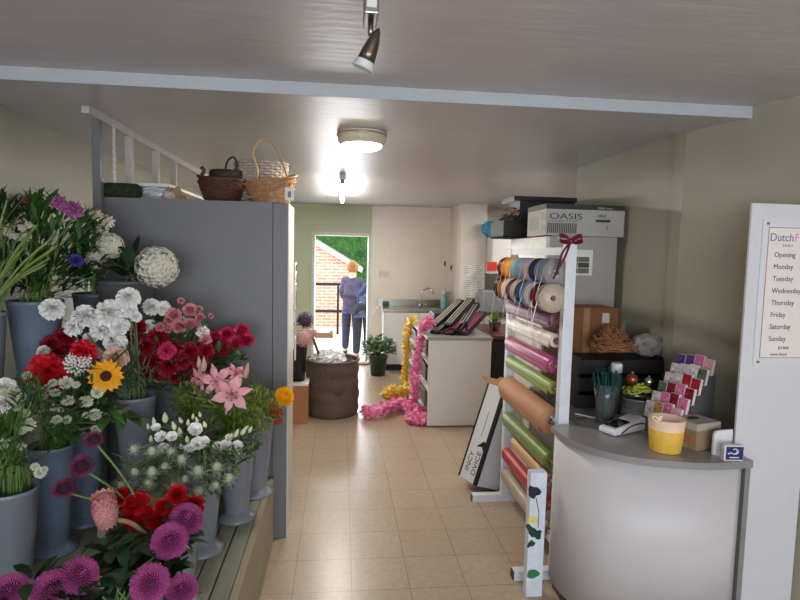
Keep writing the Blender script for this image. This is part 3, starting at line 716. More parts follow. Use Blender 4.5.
hp = [at(x, y, Y=7.75) for x, y in ((366, 362), (367, 345), (370, 325), (375, 311), (379, 306.5), (382, 308), (381.5, 330), (381.5, 352))]
single(MB().tube(spline(hp, 6), .011, 7), 'white_hose', white_paint, 'white hose looping beside the shrub at the sink end', 'hose', (hp[-1].x, 7.75, 0))
mb = MB(); c = at(366, 364, Z=0); crumple(mb, (c.x-.05, c.y, .035), .075, (1.5, 1, .45), 4, .25, 4, 18, 10)
single(mb, 'white_carrier_bag', mat('paper_white', (226, 226, 226), .7), 'crumpled white bag on the floor left of the shrub pot', 'bag', (c.x-.05, c.y, 0))
# ------------------------------------------------------------------ paper roll rack
rackw = mat('rack_white', (216, 219, 226), .4, var=.05)
RX = 1.14
pf, pn = at(508, 253, X=RX), at(569, 300, X=RX)
YFAR, YNR = 3.62, 2.70
t = thing('paper_rack', 'white metal rack on feet holding wrapping paper rolls and ribbons', 'rack', (RX, 3.2, 0))
for y, z in ((YFAR, 1.735), (YNR, 1.77)):
    MB().box((RX-.025, y-.025, 0.045), (RX+.03, y+.025, z), bev=.003).build('post', rackw, t)
    MB().box((RX-.225, y-.025, 0), (RX+.085, y+.025, .052), bev=.003).build('foot', rackw, t)
    MB().box((RX-.23, y-.022, .004), (RX-.2255, y+.022, .048)).build('end_cap', blackm, t)
MB().box((RX-.02, YNR+.025, 1.695), (RX+.02, YFAR-.025, 1.735)).build('top_rail', rackw, t)
MB().box((RX-.012, YNR+.025, .16), (RX+.012, YFAR-.025, .2)).build('bottom_rail', rackw, t)
for z in (1.62, 1.49): MB().cyl((RX-.06 if z > 1.5 else RX-.08, YNR+.02, z), (RX-.06 if z > 1.5 else RX-.08, YFAR-.02, z), .012, seg=10).build('ribbon_rod', chrome, t)
rolls = [((512, 306.5), (558, 316), .044, (122, 68, 96), 'mauve', .35), ((506, 321.5), (560, 337), .037, (222, 214, 202), 'cream white', .3), ((505, 339), (558, 364), .043, (164, 62, 116), 'bright pink', .3),
         ((506, 358.5), (558, 385.5), .034, (132, 154, 72), 'light green', .35), ((502, 385), (557, 418), .07, (180, 130, 92), 'thick kraft brown', .6), ((504, 417), (545, 448), .04, (108, 132, 56), 'olive green', .35),
         ((509, 438), (544, 466), .03, (204, 156, 110), 'thin tan', .5), ((503, 451), (533, 478), .036, (176, 44, 52), 'red', .35), ((502, 469.5), (528, 499), .036, (176, 158, 146), 'silvery taupe', .25)]
for (a, b, r, cc, nm, rg) in rolls:
    X_ = 1.128 - (r-.04)*.2
    p, q = at(*a, X=X_), at(*b, X=X_)
    s_ = (q.z-p.z)/(q.y-p.y); z0 = (p.z+q.z)/2 + .0
    ya, yb = 2.79, 3.56 if nm != 'thin tan' else 3.40
    pa, pb = V((X_, ya, z0-.01)), V((X_, yb, z0-.01))
    m = mat('paper_'+nm.replace(' ', '_'), cc, rg, var=.05, scale=6, stretch=(1, .2, 1))
    t = thing('paper_roll', f'{nm} wrapping paper roll on the white rack', 'paper roll', (X_, (ya+yb)/2, z0), 'wrapping paper rolls on the rack')
    mb = MB(); M = Matrix.Translation(pa) @ rot_to(pb-pa); L = (pb-pa).length
    mb.lathe([(.018, .0), (r*.99, .0), (r, .004), (r, L-.004), (r*.99, L), (.018, L)], 28, M, False, False).build('paper', m, t)
    MB().lathe([(.018, -.012), (.018, L+.012), (.014, L+.012), (.014, -.012), (.018, -.012)], 16, M, False, False).build('core_tube', kraft, t)
    MB().cyl(pa-V((0, .02, 0)), pb+V((0, .03, 0)), .008, seg=8).build('spindle', chrome, t)
    w = .5 if r > .06 else .35   # loose end of the sheet
    mb = MB(); vs = []
    for k_ in range(5):
        an = PI+.3+k_*.16; rr = r+.001+k_*.003
        vs += [V((X_+rr*math.cos(an), ya+.01, z0-.01+rr*math.sin(an))), V((X_+rr*math.cos(an), yb-.01, z0-.01+rr*math.sin(an)))]
    mb.add(vs, [(2*k_, 2*k_+1, 2*k_+3, 2*k_+2) for k_ in range(4)], None, True); mb.build('loose_edge', m, t, fix=False)
# ribbon reels
rib_cols = [('maroon', (96, 30, 46)), ('orange', (214, 124, 52)), ('amber', (216, 164, 70)), ('silver grey', (170, 166, 168)), ('turquoise', (96, 162, 176)), ('lilac grey', (160, 150, 164)), ('pale pink', (196, 174, 176)), ('navy', (44, 44, 74)), ('steel blue', (126, 142, 164)), ('pewter', (150, 146, 148)),
            ('black', (40, 38, 42)), ('copper', (166, 108, 74)), ('cream', (206, 194, 178)), ('plum', (96, 52, 76)), ('sand', (188, 168, 146)), ('dark blue', (50, 66, 110)), ('light blue', (132, 160, 186)), ('ivory', (212, 204, 196)), ('wine', (110, 26, 46)), ('beige', (190, 174, 156))]
reelm = mat('reel_card', (206, 200, 196), .5)
for row in range(2):
    X_, Z_, r = (RX-.06, 1.62, .07) if row == 0 else (RX-.08, 1.49, .074)
    for i in range(10):
        nm, cc = rib_cols[row*10+i]
        y = YFAR-.10-i*.088-(.02 if row else 0)
        zc = Z_-.012
        m = mat('ribbon_'+nm.replace(' ', '_'), cc, .28, var=.1, scale=40)
        t = thing('ribbon_reel', f'{nm} ribbon reel on the {"upper" if row == 0 else "lower"} rod of the white rack', 'ribbon', (X_, y, zc), 'ribbon reels on the rack')
        M = Matrix.Translation((X_, y, zc)) @ Matrix.Rotation(-PI/2, 4, 'X')
        for s_ in (-.026, .024): MB().lathe([(.014, s_), (r, s_), (r, s_+.002), (.014, s_+.002)], 24, M, False, False).build('flange', m, t)
        MB().lathe([(.014, -.0235), (r*.86, -.0235), (r*.86, .0235), (.014, .0235)], 24, M, False, False).build('wound_ribbon', m, t)
        if i % 3 != 1 or nm in ('orange', 'wine'):
            L = RND.uniform(.1, .3); a = RND.uniform(-.02, .03)
            pts = spline([(X_-r*.86, y, zc+.01), (X_-r*.95-.006, y+a*.5, zc-.05), (X_-r-.015, y+a, zc-L*.6), (X_-r-.008+RND.uniform(-.01, .01), y+a*1.4, zc-L)], 6)
            mb = MB(); vs = []
            for p in pts: vs += [p+V((0, -.009, 0)), p+V((.003, .009, 0))]
            mb.add(vs, [(2*j, 2*j+1, 2*j+3, 2*j+2) for j in range(len(pts)-1)], None, True); mb.build('ribbon_tail', m, t, fix=False)
# wine bow on the near post
winem = MATS['ribbon_wine']
bw = V((RX-.01, YNR-.035, 1.765))
t = thing('ribbon_bow', 'wine red ribbon bow tied to the near post of the rack', 'bow', bw)
def strip(pts, w, side):
    mb = MB(); vs = []
    for p in pts: vs += [V(p)-V(side)*w/2, V(p)+V(side)*w/2]
    return mb.add(vs, [(2*j, 2*j+1, 2*j+3, 2*j+2) for j in range(len(pts)-1)], None, True)
for s_ in (-1, 1):
    strip(spline([bw, bw+V((s_*.025, -.01, .02)), bw+V((s_*.055, -.005, .026)), bw+V((s_*.06, .0, .006)), bw+V((s_*.03, .005, -.005)), bw], 6), .028, (0, .6, .8)).build('loop', winem, t, fix=False)
strip(spline([bw, bw+V((-.045, -.01, -.06)), bw+V((-.055, .0, -.12)), bw+V((-.085, -.01, -.19))], 6), .022, (.8, .6, 0)).build('tail', winem, t, fix=False)
strip(spline([bw, bw+V((-.02, -.012, -.05)), bw+V((-.04, -.012, -.1)), bw+V((-.06, .01, -.15))], 6), .022, (.8, .6, 0)).build('tail', winem, t, fix=False)
MB().sphere(bw, .016).build('knot', winem, t)
# ---- long white flower box leaning against the rack
boxw = mat('box_white', (206, 207, 212), .45, var=.02)
bl, br_ = at(458.7, 477, Z=.06), at(475.5, 487.5, Z=.06)
ex = (br_-bl); W = ex.length; ex.normalize()
tl = at(486, 384, Y=bl.y+.12)
uz = V((tl.x-bl.x, tl.y-bl.y, 0)); 
up = (tl-bl); Lb = up.length; up = (up - ex*up.dot(ex)).normalized()
M = frame(bl, ex, up)      # local x across the front, y up the box, z towards the viewer
D_ = .21
lowz = min((M @ V((x, 0, z))).z for x in (0, W) for z in (0, -D_))
M.translation = M.translation - V((0, 0, lowz-.001))
t = thing('flower_box', 'long white lidded flower box leaning against the white rack', 'box', bl)
MB().box((0, 0, -D_), (W, Lb, 0), M, bev=.002).build('box_body', boxw, t)
for x0_, x1_, nm in ((-.004, .012, 0), (W-.03, W+.004, 1)): MB().box((x0_, 0.0, -.012), (x1_, Lb, .003), M).build('black_edge', blackm, t)
for q_, (s_, d_) in enumerate(((-.02, -.09), (.03, .12))):
    mb = MB(); mb.add([(W*.02+s_*0, Lb, -.01-q_*.19), (W, Lb, -.01-q_*.19), (W+.02, Lb+.07, d_*.9-.01-q_*.19), (-.0, Lb+.07, d_*.9-.01-q_*.19)], [(0, 1, 2, 3)], M)
    o = mb.build('lid_flap', kraft, t, fix=False); so = o.modifiers.new('thickness', 'SOLIDIFY'); so.thickness = .004
mb = MB(); mb.add([(.0, Lb, -.02), (.0, Lb, -.19), (-.16, Lb+.05, -.2), (-.17, Lb+.04, -.05)], [(0, 1, 2, 3)], M); o = mb.build('lid_flap', kraft, t, fix=False); so = o.modifiers.new('thickness', 'SOLIDIFY'); so.thickness = .004
inkb = mat('ink_black', (46, 46, 50), .6)
MT = M @ Matrix.Translation((W*.36, .05, .0012)) @ Matrix.Rotation(PI/2, 4, 'Z')
text('INCY', .062, M @ Matrix.Translation((W*.42, .06, .0012)) @ Matrix.Rotation(PI/2, 4, 'Z'), inkb, t)
text('DVICE', .062, M @ Matrix.Translation((W*.78, .05, .0012)) @ Matrix.Rotation(PI/2, 4, 'Z'), inkb, t)
mb = MB(); mb.box((W*.5, Lb*.46, .0008), (W*.53, Lb*.72, .0016), M); mb.build('fine_print', ink, t)
mb = MB(); mb.add([(W*.42, Lb*.35, .001), (W*.72, Lb*.37, .001), (W*1.0, Lb*.28, .003), (W*1.02, Lb*.4, .003), (W*.74, Lb*.43, .001), (W*.6, Lb*.38, .001)], [(0, 1, 2, 3, 4), (0, 1, 4, 5)], M); mb.build('bow_print', blackm, t, fix=False)
# ---- slim printed carton in front of the rack, beside the counter
pl, pr = at(530, 596, Z=0), None
Yp = 2.50
pl = at(530, 597, Z=0); Yp = pl.y
pr = at(541, 590, Y=Yp); zt = at(528, 473, Y=Yp).z
t = thing('printed_carton', 'slim white carton printed with dark roses beside the counter', 'carton', (pl.x+.02, Yp+.02, 0))
x0, x1_ = pl.x-.022, pl.x+.06
MB().box((x0, Yp, 0), (x1_, Yp+.05, zt), bev=.002).build('box_body', mat('carton_white', (206, 212, 226), .4), t)
navy = mat('print_navy', (26, 28, 48), .5); pgreen = mat('print_leaf', (20, 62, 44), .5); pyel = mat('print_yellow', (220, 200, 110), .5); pg2 = mat('print_bright_leaf', (40, 120, 70), .5)
def cp(px, py): p = at(px-2, py, Y=Yp-.001); return (p.x, p.y, p.z)
def blob(mb, px, py, rx, ry, rot=0, n=12, wob=.2, mi=0):
    mb.mi = mi; vs = []
    for i in range(n):
        a = 2*PI*i/n; r = 1+wob*math.sin(a*3+px)+wob*.6*math.sin(a*5)
        dx, dy = rx*r*math.cos(a), ry*r*math.sin(a); c_, s_ = math.cos(rot), math.sin(rot)
        vs.append(cp(px+dx*c_-dy*s_, py+dx*s_+dy*c_))
    mb.add(vs, [list(range(n))], None, False)
for nm, m, blobs in (('rose_print', navy, ((536, 492, 6.5, 6, 0, .2),)), ('yellow_bud_print', pyel, ((535, 520, 5, 4, 0, .2),)), ('leaf_print', pgreen, ((534, 531, 4, 8, -.7, .2),)), ('leaf_print', pgreen, ((540, 535, 3.5, 5, .4, .2),)), ('leaf_print', pgreen, ((533, 544, 4.5, 3, -.6, .2),)), ('leaf_print', pg2, ((535, 574, 6.5, 4.5, -.2, .1),))):
    mb = MB()
    for (bx_, by_, rx, ry, ro_, wb_) in blobs: blob(mb, bx_, by_, rx, ry, ro_, wob=wb_)
    mb.build(nm, m, t, fix=False)
MB().tube([cp(538, 498), cp(541, 512), cp(540, 528)], .002, 4).build('stem_print', pgreen, t)
# ------------------------------------------------------------------ fridge, floral foam box and what stands around them
FY0, FY1 = 3.53, 4.3
FX0, FX1, FZ = at(548, 300, Y=FY0).x-.028, at(616, 270, Y=FY0).x, at(585, 236.5, Y=FY0).z
frg = mat('fridge_grey', (168, 164, 160), .4, var=.02); frw = mat('fridge_white', (222, 220, 214), .3)
t = thing('fridge', 'tall pale fridge behind the paper rack with a box on top', 'fridge', ((FX0+FX1)/2, 4.1, 0))
MB().box((FX0+.03, FY0, .05), (FX1, FY1, FZ), bev=.006).build('cabinet', frg, t)
MB().box((FX0, FY0+.005, .1), (FX0+.028, FY1-.005, FZ-.1), bev=.006).build('door', frw, t)
MB().box((FX0, FY0+.005, FZ-.095), (FX0+.029, FY1-.005, FZ-.005), bev=.004).build('top_panel', frw, t)
MB().box((FX0-.03, FY1-.1, 1.0), (FX0+.001, FY1-.07, 1.5), bev=.008).build('handle', satin, t)
MB().box((FX0+.06, FY0+.03, 0), (FX1-.03, FY1-.03, .05)).build('base', blackm, t)
a, b = at(563, 275, Y=FY0-.003), at(593, 250, Y=FY0-.003)
tt = thing('fridge_poster', 'white framed notice with a dark picture on the fridge side', 'poster', (a.x, FY0-.003, a.z))
MB().box((a.x, FY0-.005, a.z), (b.x, FY0-.001, b.z)).build('sheet', card_white, tt)
dkp = [mat('pic_dark', (64, 66, 58), .5), mat('pic_olive', (104, 108, 84), .5)]
mb = MB(); w, h_ = b.x-a.x, b.z-a.z
for j in range(3):
    for i in range(2):
        mb.mi = (i+j) % 2; mb.box((a.x+w*(.1+.4*i), FY0-.007, a.z+h_*(.08+.22*j)), (a.x+w*(.48+.4*i), FY0-.0051, a.z+h_*(.28+.22*j)))
mb.build('picture', dkp, tt)
a = at(560, 303, Y=FY0)
BY0, BY1 = 3.50, 3.86
BX0, BX1 = at(546, 220, Y=BY0).x, at(624.5, 220, Y=BY0).x
zt = at(590, 205, Y=BY0).z
foamb = mat('foam_box', (176, 172, 168), .55, var=.03)
t = thing('foam_box', 'long printed white floral foam box on top of the fridge', 'box', ((BX0+BX1)/2, 3.9, FZ))
MB().box((BX0, BY0, FZ+.001), (BX1, BY1, zt), bev=.002).build('box_body', foamb, t)
dg = mat('band_dark', (48, 52, 46), .5); H_ = zt-FZ
MB().box((BX0-.001, BY0-.001, zt-H_*.16), (BX1+.001, BY1, zt+.001)).build('dark_band', dg, t)
MF = frame((BX0, BY0-.0012, FZ), (1, 0, 0), (0, 0, 1))
text('OASIS', H_*.27, MF @ Matrix.Translation((.02, H_*.53, 0)), dg, t, sx=1.55)
text('F L O R A L  F O A M', H_*.085, MF @ Matrix.Translation((.025, H_*.44, 0)), dg, t, sx=1.2)
text('Ideal', H_*.16, MF @ Matrix.Translation((.345, H_*.62, 0)), dg, t)
text('IDEAL foam', H_*.1, MF @ Matrix.Translation((.345, H_*.87, .001)), foamb, t)
text('2', H_*.18, MF @ Matrix.Translation((.405, H_*.22, 0)), dg, t)
mb = MB().box((.335, H_*.46, -.001), (.435, H_*.54, .0005), MF); mb.build('dark_bar', dg, t)
mb = MB()
for i in range(16): mb.box((.012+i*.0125, H_*.08, -.001), (.012+i*.0125+.0065, H_*.4, .0005), MF)
mb.build('stripe_print', dg, t)
ML = frame((BX0-.0012, BY1, FZ), (0, -1, 0), (0, 0, 1))
mb = MB().box((.05, H_*.2, -.001), (.22, H_*.62, .0005), ML); mb.box((.28, H_*.5, -.001), (.36, H_*.75, .0005), ML).box((.28, H_*.15, -.001), (.36, H_*.35, .0005), ML); mb.build('side_print', mat('print_pale_green', (148, 156, 140), .5), t)
# black crate behind it
c0, c1 = at(497, 240, Y=4.2), at(497, 223, Y=4.2)
t = thing('black_crate', 'black plastic crate of dried stems behind the foam box', 'crate', (1.35, 4.32, FZ))
mb = MB(); mb.box((1.22, 4.14, FZ+.002), (1.72, 4.5, FZ+.012)); mb.box((1.22, 4.14, FZ), (1.23, 4.5, FZ+.13)).box((1.71, 4.14, FZ), (1.72, 4.5, FZ+.13)).box((1.23, 4.14, FZ), (1.71, 4.15, FZ+.13)).box((1.23, 4.49, FZ), (1.71, 4.5, FZ+.13))
mb.build('crate_body', blackm, t)
t = thing('dark_lid_box', 'flat black box lying on the crate behind the foam box', 'box', (1.55, 4.35, FZ+.13))
MB().box((1.3, 4.16, FZ+.285), (1.8, 4.48, FZ+.32), bev=.004).build('lid', packm, t); MB().box((1.36, 4.2, FZ+.131), (1.8, 4.46, FZ+.285)).build('box_body', packm, t)
for nm, x, cc, lab in (('dried_hydrangea', 1.30, (138, 92, 66), 'brown dried flower head sticking out of the black crate'), ('dried_lavender', 1.25, (92, 88, 84), 'grey dried stems drooping over the crate edge')):
    mb = MB()
    for i in range(90):
        p = V((x+RND.gauss(.03, .03), 4.2+RND.gauss(.03, .03), FZ+.13+RND.uniform(-.0, .1 if 'hyd' in nm else .04)))
        leaf(mb, p, (RND.gauss(0, 1), RND.gauss(-.4, 1), RND.gauss(.2, .8)), RND.uniform(.02, .05), .02, n=2)
    mb.tube([(x+.05, 4.3, FZ+.02), (x+.03, 4.22, FZ+.14)], .01, 6)
    single(mb, nm, mat(nm+'_m', cc, .8, var=.3), lab, 'dried flower', (x, 4.22, FZ+.02), fix=False)
# ------------------------------------------------------------------ counter
KZ = .838
fc = spline([(1.062, 2.64, 0), (1.062, 2.5, 0), (1.085, 2.39, 0), (1.135, 2.295, 0), (1.21, 2.222, 0), (1.33, 2.16, 0), (1.49, 2.118, 0), (1.62, 2.112, 0), (1.757, 2.128, 0)], 6)
top = [(p.x, p.y) for p in fc]+[(1.757, 2.19), (1.715, 2.20), (1.715, 2.24), (1.99, 2.27), (1.84, 2.9), (1.845, 3.0), (1.855, 3.47), (1.24, 3.47), (1.24, 2.66)]
t = thing('counter', 'curved white reception counter with a grey worktop', 'counter', (1.45, 2.6, 0))
topm = mat('counter_top', (140, 136, 136), .28, var=.05, scale=30)
frontm = mat('counter_front', (196, 192, 194), .42, var=.02, scale=5)
MB().prism(top, KZ-.03, KZ).build('worktop', topm, t)
# curved front, its plinth and end strip: built as a thick wall that follows the worktop edge 12 mm inside
def offs(pts, d):
    out = []
    for i, p in enumerate(pts):
        tg = (pts[min(i+1, len(pts)-1)]-pts[max(i-1, 0)]).normalized(); out.append(p+V((-tg.y, tg.x, 0))*d)
    return out
o1, o2 = offs(fc, .012), offs(fc, .03)
MB().prism([(p.x, p.y) for p in o1[1:-2]]+[(p.x, p.y) for p in reversed(o2[1:-2])], .06, KZ-.03, smooth=True).build('front_panel', frontm, t)
p1, p2 = offs(fc, .035), offs(fc, .05)
MB().prism([(p.x, p.y) for p in p1[1:-2]]+[(p.x, p.y) for p in reversed(p2[1:-2])], 0, .06, smooth=True).build('plinth', mat('plinth_grey', (70, 66, 66), .5), t)
e0, e1, e2 = fc[-1], o1[-2], o2[-2]
MB().prism([(1.727, 2.132), (1.752, 2.134), (1.752, 2.186), (1.727, 2.186)], 0, KZ-.03).build('end_strip', mat('strip_grey', (132, 130, 130), .45), t)
MB().box((1.24, 3.44, 0), (1.84, 3.46, KZ-.03)).build('back_panel', frontm, t); MB().box((1.245, 2.72, 0), (1.262, 3.44, KZ-.03)).build('side_panel', frontm, t)
# white board with the opening hours poster
WY = 2.2
WXL = 1.722; WZ = at(752, 203, Y=WY).z
wb = mat('board_white', (208, 207, 212), .4, var=.015)
t = thing('white_board', 'white upright board standing at the right end of the counter', 'board', (1.9, WY+.02, 0))
MB().box((WXL, WY, 0), (2.05, WY+.012, WZ), bev=.001).build('board_panel', wb, t)
t = thing('opening_hours_poster', 'opening hours poster with a copper border in a clear holder on the white board', 'poster', (WXL+.2, WY, 1.5))
A_ = lambda x, y: at(x, y, Y=WY-.006)
tl_, bl_ = A_(769.6, 227), A_(758.5, 358)
hx0, hz1, hz0 = A_(764, 219).x, A_(765, 219).z, A_(755, 366).z
ex0 = (tl_.x+bl_.x)/2; pw = .235
MB().box((hx0-.0, WY-.004, hz0), (ex0+pw+.03, WY-.001, hz1)).build('acrylic_holder', mat('acrylic', (214, 214, 220), .08, var=.01, spec=.7), t)
for z in (hz1-.018, hz0+.018): MB().cyl((hx0+.022, WY-.009, z), (hx0+.022, WY-.002, z), .006, seg=12).build('screw', satin, t)
MB().box((ex0, WY-.006, bl_.z), (ex0+pw, WY-.004, tl_.z)).build('paper', mat('poster_paper', (228, 220, 216), .5, var=.01), t)
cop = mat('copper_line', (176, 120, 92), .4)
mb = MB()
for (xa, za, xb, zb_) in ((ex0, bl_.z, ex0+.003, tl_.z), (ex0, tl_.z-.003, ex0+pw, tl_.z), (ex0, bl_.z, ex0+pw, bl_.z+.003)): mb.box((xa, WY-.0068, za), (xb, WY-.006, zb_))
mb.build('border', cop, t)
MP = lambda px, py: frame((ex0+px, WY-.0064, A_(775, py).z), (1, 0, 0), (0, 0, 1))
inkd = mat('ink_dark', (74, 68, 70), .6); inkblue = mat('ink_blue', (96, 108, 142), .6); inkpink = mat('ink_pink', (226, 130, 160), .6)
text('Dutch', .048, MP(.008, 241), inkblue, t, 'title', sx=.92); text('F', .048, MP(.122, 241), inkpink, t, 'title', sx=.9)
text('HOLY', .014, MP(.07, 246.5), inkd, t, sx=1.3)
for s_, y, dx in (('Opening', 257, .034), ('Monday', 269, .034), ('Tuesday', 281, .034), ('Wednesday', 293, .034), ('Thursday', 305, .036), ('Friday', 317, .037), ('Saturday', 329, .036), ('Sunday', 341, .037)): text(s_, .031, MP(dx, y), inkd, t, sx=.92)
text('01904', .02, MP(.085, 349.5), inkd, t); text('www.dutch', .017, MP(.05, 355.5), inkd, t)
# ------------------------------------------------------------------ things on the counter
# wired teal picks in a glass
g = V((1.372, 2.70, KZ))
t = thing('glass_vase', 'clear tapered glass vase holding teal picks at the counter back', 'vase', g)
glassm = mat('glass', (225, 235, 235), .05, trans=.92, spec=.5, var=.01)
MB().lathe([(.04, 0), (.045, .008), (.05, .12), (.062, .2), (.059, .2), (.047, .12), (.04, .015), (.005, .012)], 28, Matrix.Translation(g), True, False).build('vase_body', glassm, t)
mb = MB()
for i in range(80):
    a, r = RND.uniform(0, 6.28), math.sqrt(RND.random()); h_ = RND.uniform(.2, .275)
    mb.tube([g+V((.03*r*math.cos(a), .03*r*math.sin(a), .02)), g+V((.07*r*math.cos(a), .07*r*math.sin(a), h_))], .003, 4)
    if i % 2 == 0: mb.sphere(g+V((.07*r*math.cos(a), .07*r*math.sin(a), h_)), .006, 6, 4)
pk_ = single(mb, 'teal_picks', mat('teal_pick', (22, 74, 76), .35, var=.3), 'bunch of teal wired picks standing in the glass vase', 'florist picks', g+V((0, 0, .02))); pk_['kind'] = 'stuff'
g = V((at(616, 380, Y=2.86).x, 2.86, KZ)); zt = at(616, 363, Y=2.86).z
t = thing('spray_bottle', 'white-capped bottle behind the teal picks on the counter', 'bottle', g)
MB().lathe([(.028, 0), (.03, .01), (.03, zt-KZ-.07), (.024, zt-KZ-.05)], 20, Matrix.Translation(g)).build('bottle_body', mat('bottle_grey', (96, 100, 98), .3), t)
MB().lathe([(.031, zt-KZ-.052), (.031, zt-KZ-.008), (.028, zt-KZ)], 20, Matrix.Translation(g)).build('cap', card_white, t)
g = V((at(637, 412, Y=2.66).x, 2.66, KZ))
t = thing('glass_jar', 'wide glass jar of ribbon scraps in the middle of the counter', 'jar', g)
MB().lathe([(.06, 0), (.075, .01), (.08, .06), (.078, .13), (.082, .14), (.078, .14), (.074, .13), (.075, .06), (.07, .015), (.005, .013)], 30, Matrix.Translation(g), True, False).build('jar_body', glassm, t)
MB().lathe([(.066, .016), (.071, .06), (.07, .08), (.01, .082)], 24, Matrix.Translation(g), True, True).build('yellow_filling', mat('filling', (140, 126, 44), .7, var=.4, scale=40), t)
MB().lathe([(.068, .085), (.07, .12), (.01, .122)], 24, Matrix.Translation(g), True, True).build('dark_filling', mat('filling_dark', (72, 56, 44), .7, var=.4, scale=40), t)
def tangle(n, c, sx, sy, sz, r, m, name, label, cat, fl=None, seed=1, steps=5):
    R_ = random.Random(seed); mb = MB()
    for i in range(n):
        pts = []
        a = R_.uniform(0, 6.28); rr = R_.uniform(.2, 1)
        for k_ in range(steps):
            a += R_.uniform(.3, .9)*(1 if i % 2 else -1); q = R_.uniform(.3, 1)
            pts.append(V(c)+V((sx*rr*math.cos(a), sy*rr*math.sin(a), sz*q*(1.1-rr*.6))))
        mb.tube(spline(pts, 4), r, 5, flat=fl)
    return single(mb, name, m, label, cat, c, fix=False)
tangle(24, g+V((0, 0, .142)), .085, .075, .075, .006, mat('ribbon_lime', (178, 184, 70), .35, var=.15), 'lime_ribbon', 'tangle of lime yellow ribbon heaped over the glass jar', 'ribbon', .35, 3)
t = thing('copper_bauble', 'small copper bauble on top of the lime ribbon', 'bauble', g+V((-.02, 0, .2)))
mb = MB(); mb.sphere(g+V((-.02, .03, .225)), .03, 20, 12); mb.build('ball', mat('copper', (150, 92, 54), .25, .7), t); MB().cyl(g+V((-.02, .03, .253)), g+V((-.02, .03, .265)), .007, seg=10).build('cap', satin, t)
t = thing('silver_bauble', 'small shiny silver bauble on the lime ribbon', 'bauble', g+V((.045, 0, .2)))
mb = MB(); mb.sphere(g+V((.048, -.01, .222)), .022, 20, 12); mb.build('ball', chrome, t); MB().cyl(g+V((.048, -.01, .243)), g+V((.048, -.01, .253)), .005, seg=10).build('cap', satin, t)
# card machine
g = at(625, 432, Z=KZ); M = Matrix.Translation((g.x, g.y+.02, KZ)) @ Matrix.Rotation(.42, 4, 'Z') @ Matrix.Scale(1.3, 4)
t = thing('card_terminal', 'white handheld card payment terminal lying on the counter', 'card terminal', (g.x, g.y+.02, KZ))
mb = MB(); L = .095
mb.add([(-L, -.038, .002), (L, -.04, .002), (L, .04, .002), (-L, .038, .002), (-L, -.036, .024), (L, -.04, .052), (L, .04, .052), (-L, .036, .024)], [(0, 3, 2, 1), (4, 5, 6, 7), (0, 1, 5, 4), (1, 2, 6, 5), (2, 3, 7, 6), (3, 0, 4, 7)], M)
o = mb.build('body', mat('terminal_white', (216, 216, 220), .35), t); bv = o.modifiers.new('bevel', 'BEVEL'); bv.width = .009; bv.segments = 3
MS = M @ frame((-L, 0, .0245), (2*L, 0, .028), (0, 1, 0))
MB().box((.02, -.026, .0), (.1, .026, .0025), MS).build('screen', mat('screen_black', (14, 14, 18), .12), t)
MB().box((.115, -.03, 0), (.17, .03, .0018), MS, bev=.0008).build('printer_lid', mat('terminal_grey', (190, 190, 196), .4), t)
MB().tube(spline([M @ V((-.06, -.0405, .008)), M @ V((-.01, -.042, .03)), M @ V((.05, -.043, .033)), M @ V((.09, -.043, .02))], 6), .003, 5).build('side_seam', inkb, t)
# yellow bucket with pale rim
g = V((1.447, 2.275, KZ)); 
t = thing('yellow_pot', 'small yellow felt pot with a pale pink rim on the counter', 'pot', g)
ypm = mat('felt_yellow', (232, 186, 76), .8, bump=.3, bscale=200, var=.08, scale=60); rimm = mat('felt_rim', (238, 208, 184), .8, var=.05)
MB().lathe([(.062, 0), (.066, .004), (.0735, .1)], 36, Matrix.Translation(g), True, False).build('pot_body', ypm, t)
MB().lathe([(.0737, .1), (.0765, .145), (.078, .147), (.0745, .146), (.06, .012), (.005, .01)], 36, Matrix.Translation(g), False, True).build('rim_band', rimm, t)
c = g+V((-.06, -.035, .142)); mb = MB()
for s_ in (-1, 1): mb.tube(spline([c, c+V((s_*.008-.008, -.006, .02)), c+V((s_*.02-.012, -.006, .024)), c+V((s_*.012-.008, -.004, .004)), c], 5), .004, 5)
mb.tube([c, c+V((.03, -.022, -.02))], .004, 5); mb.build('bow', rimm, t)
# scissors at the left end
g = at(563, 420, Z=KZ)
t = thing('scissors', 'pale blue handled scissors lying at the left end of the counter', 'scissors', (g.x, g.y, KZ))
hm = mat('scissor_handle', (150, 184, 204), .35); h1_, h2_ = V((g.x-.03, g.y-.02, KZ+.006)), V((g.x-.025, g.y+.03, KZ+.006)); pv = V((g.x+.05, g.y+.0, KZ+.006))
for c_, ang in ((h1_, .3), (h2_, -.3)):
    MB().tube([c_+V((.03*math.cos(2*PI*i/20), .018*math.sin(2*PI*i/20), 0)) for i in range(20)], .005, 6, closed=True).build('finger_loop', hm, t)
    MB().tube([c_+V((.03, 0, 0)), pv, pv+V((.1, .03 if c_ is h1_ else .018, 0))], [.004, .006, .001], 6, flat=.5).build('blade', satin, t)
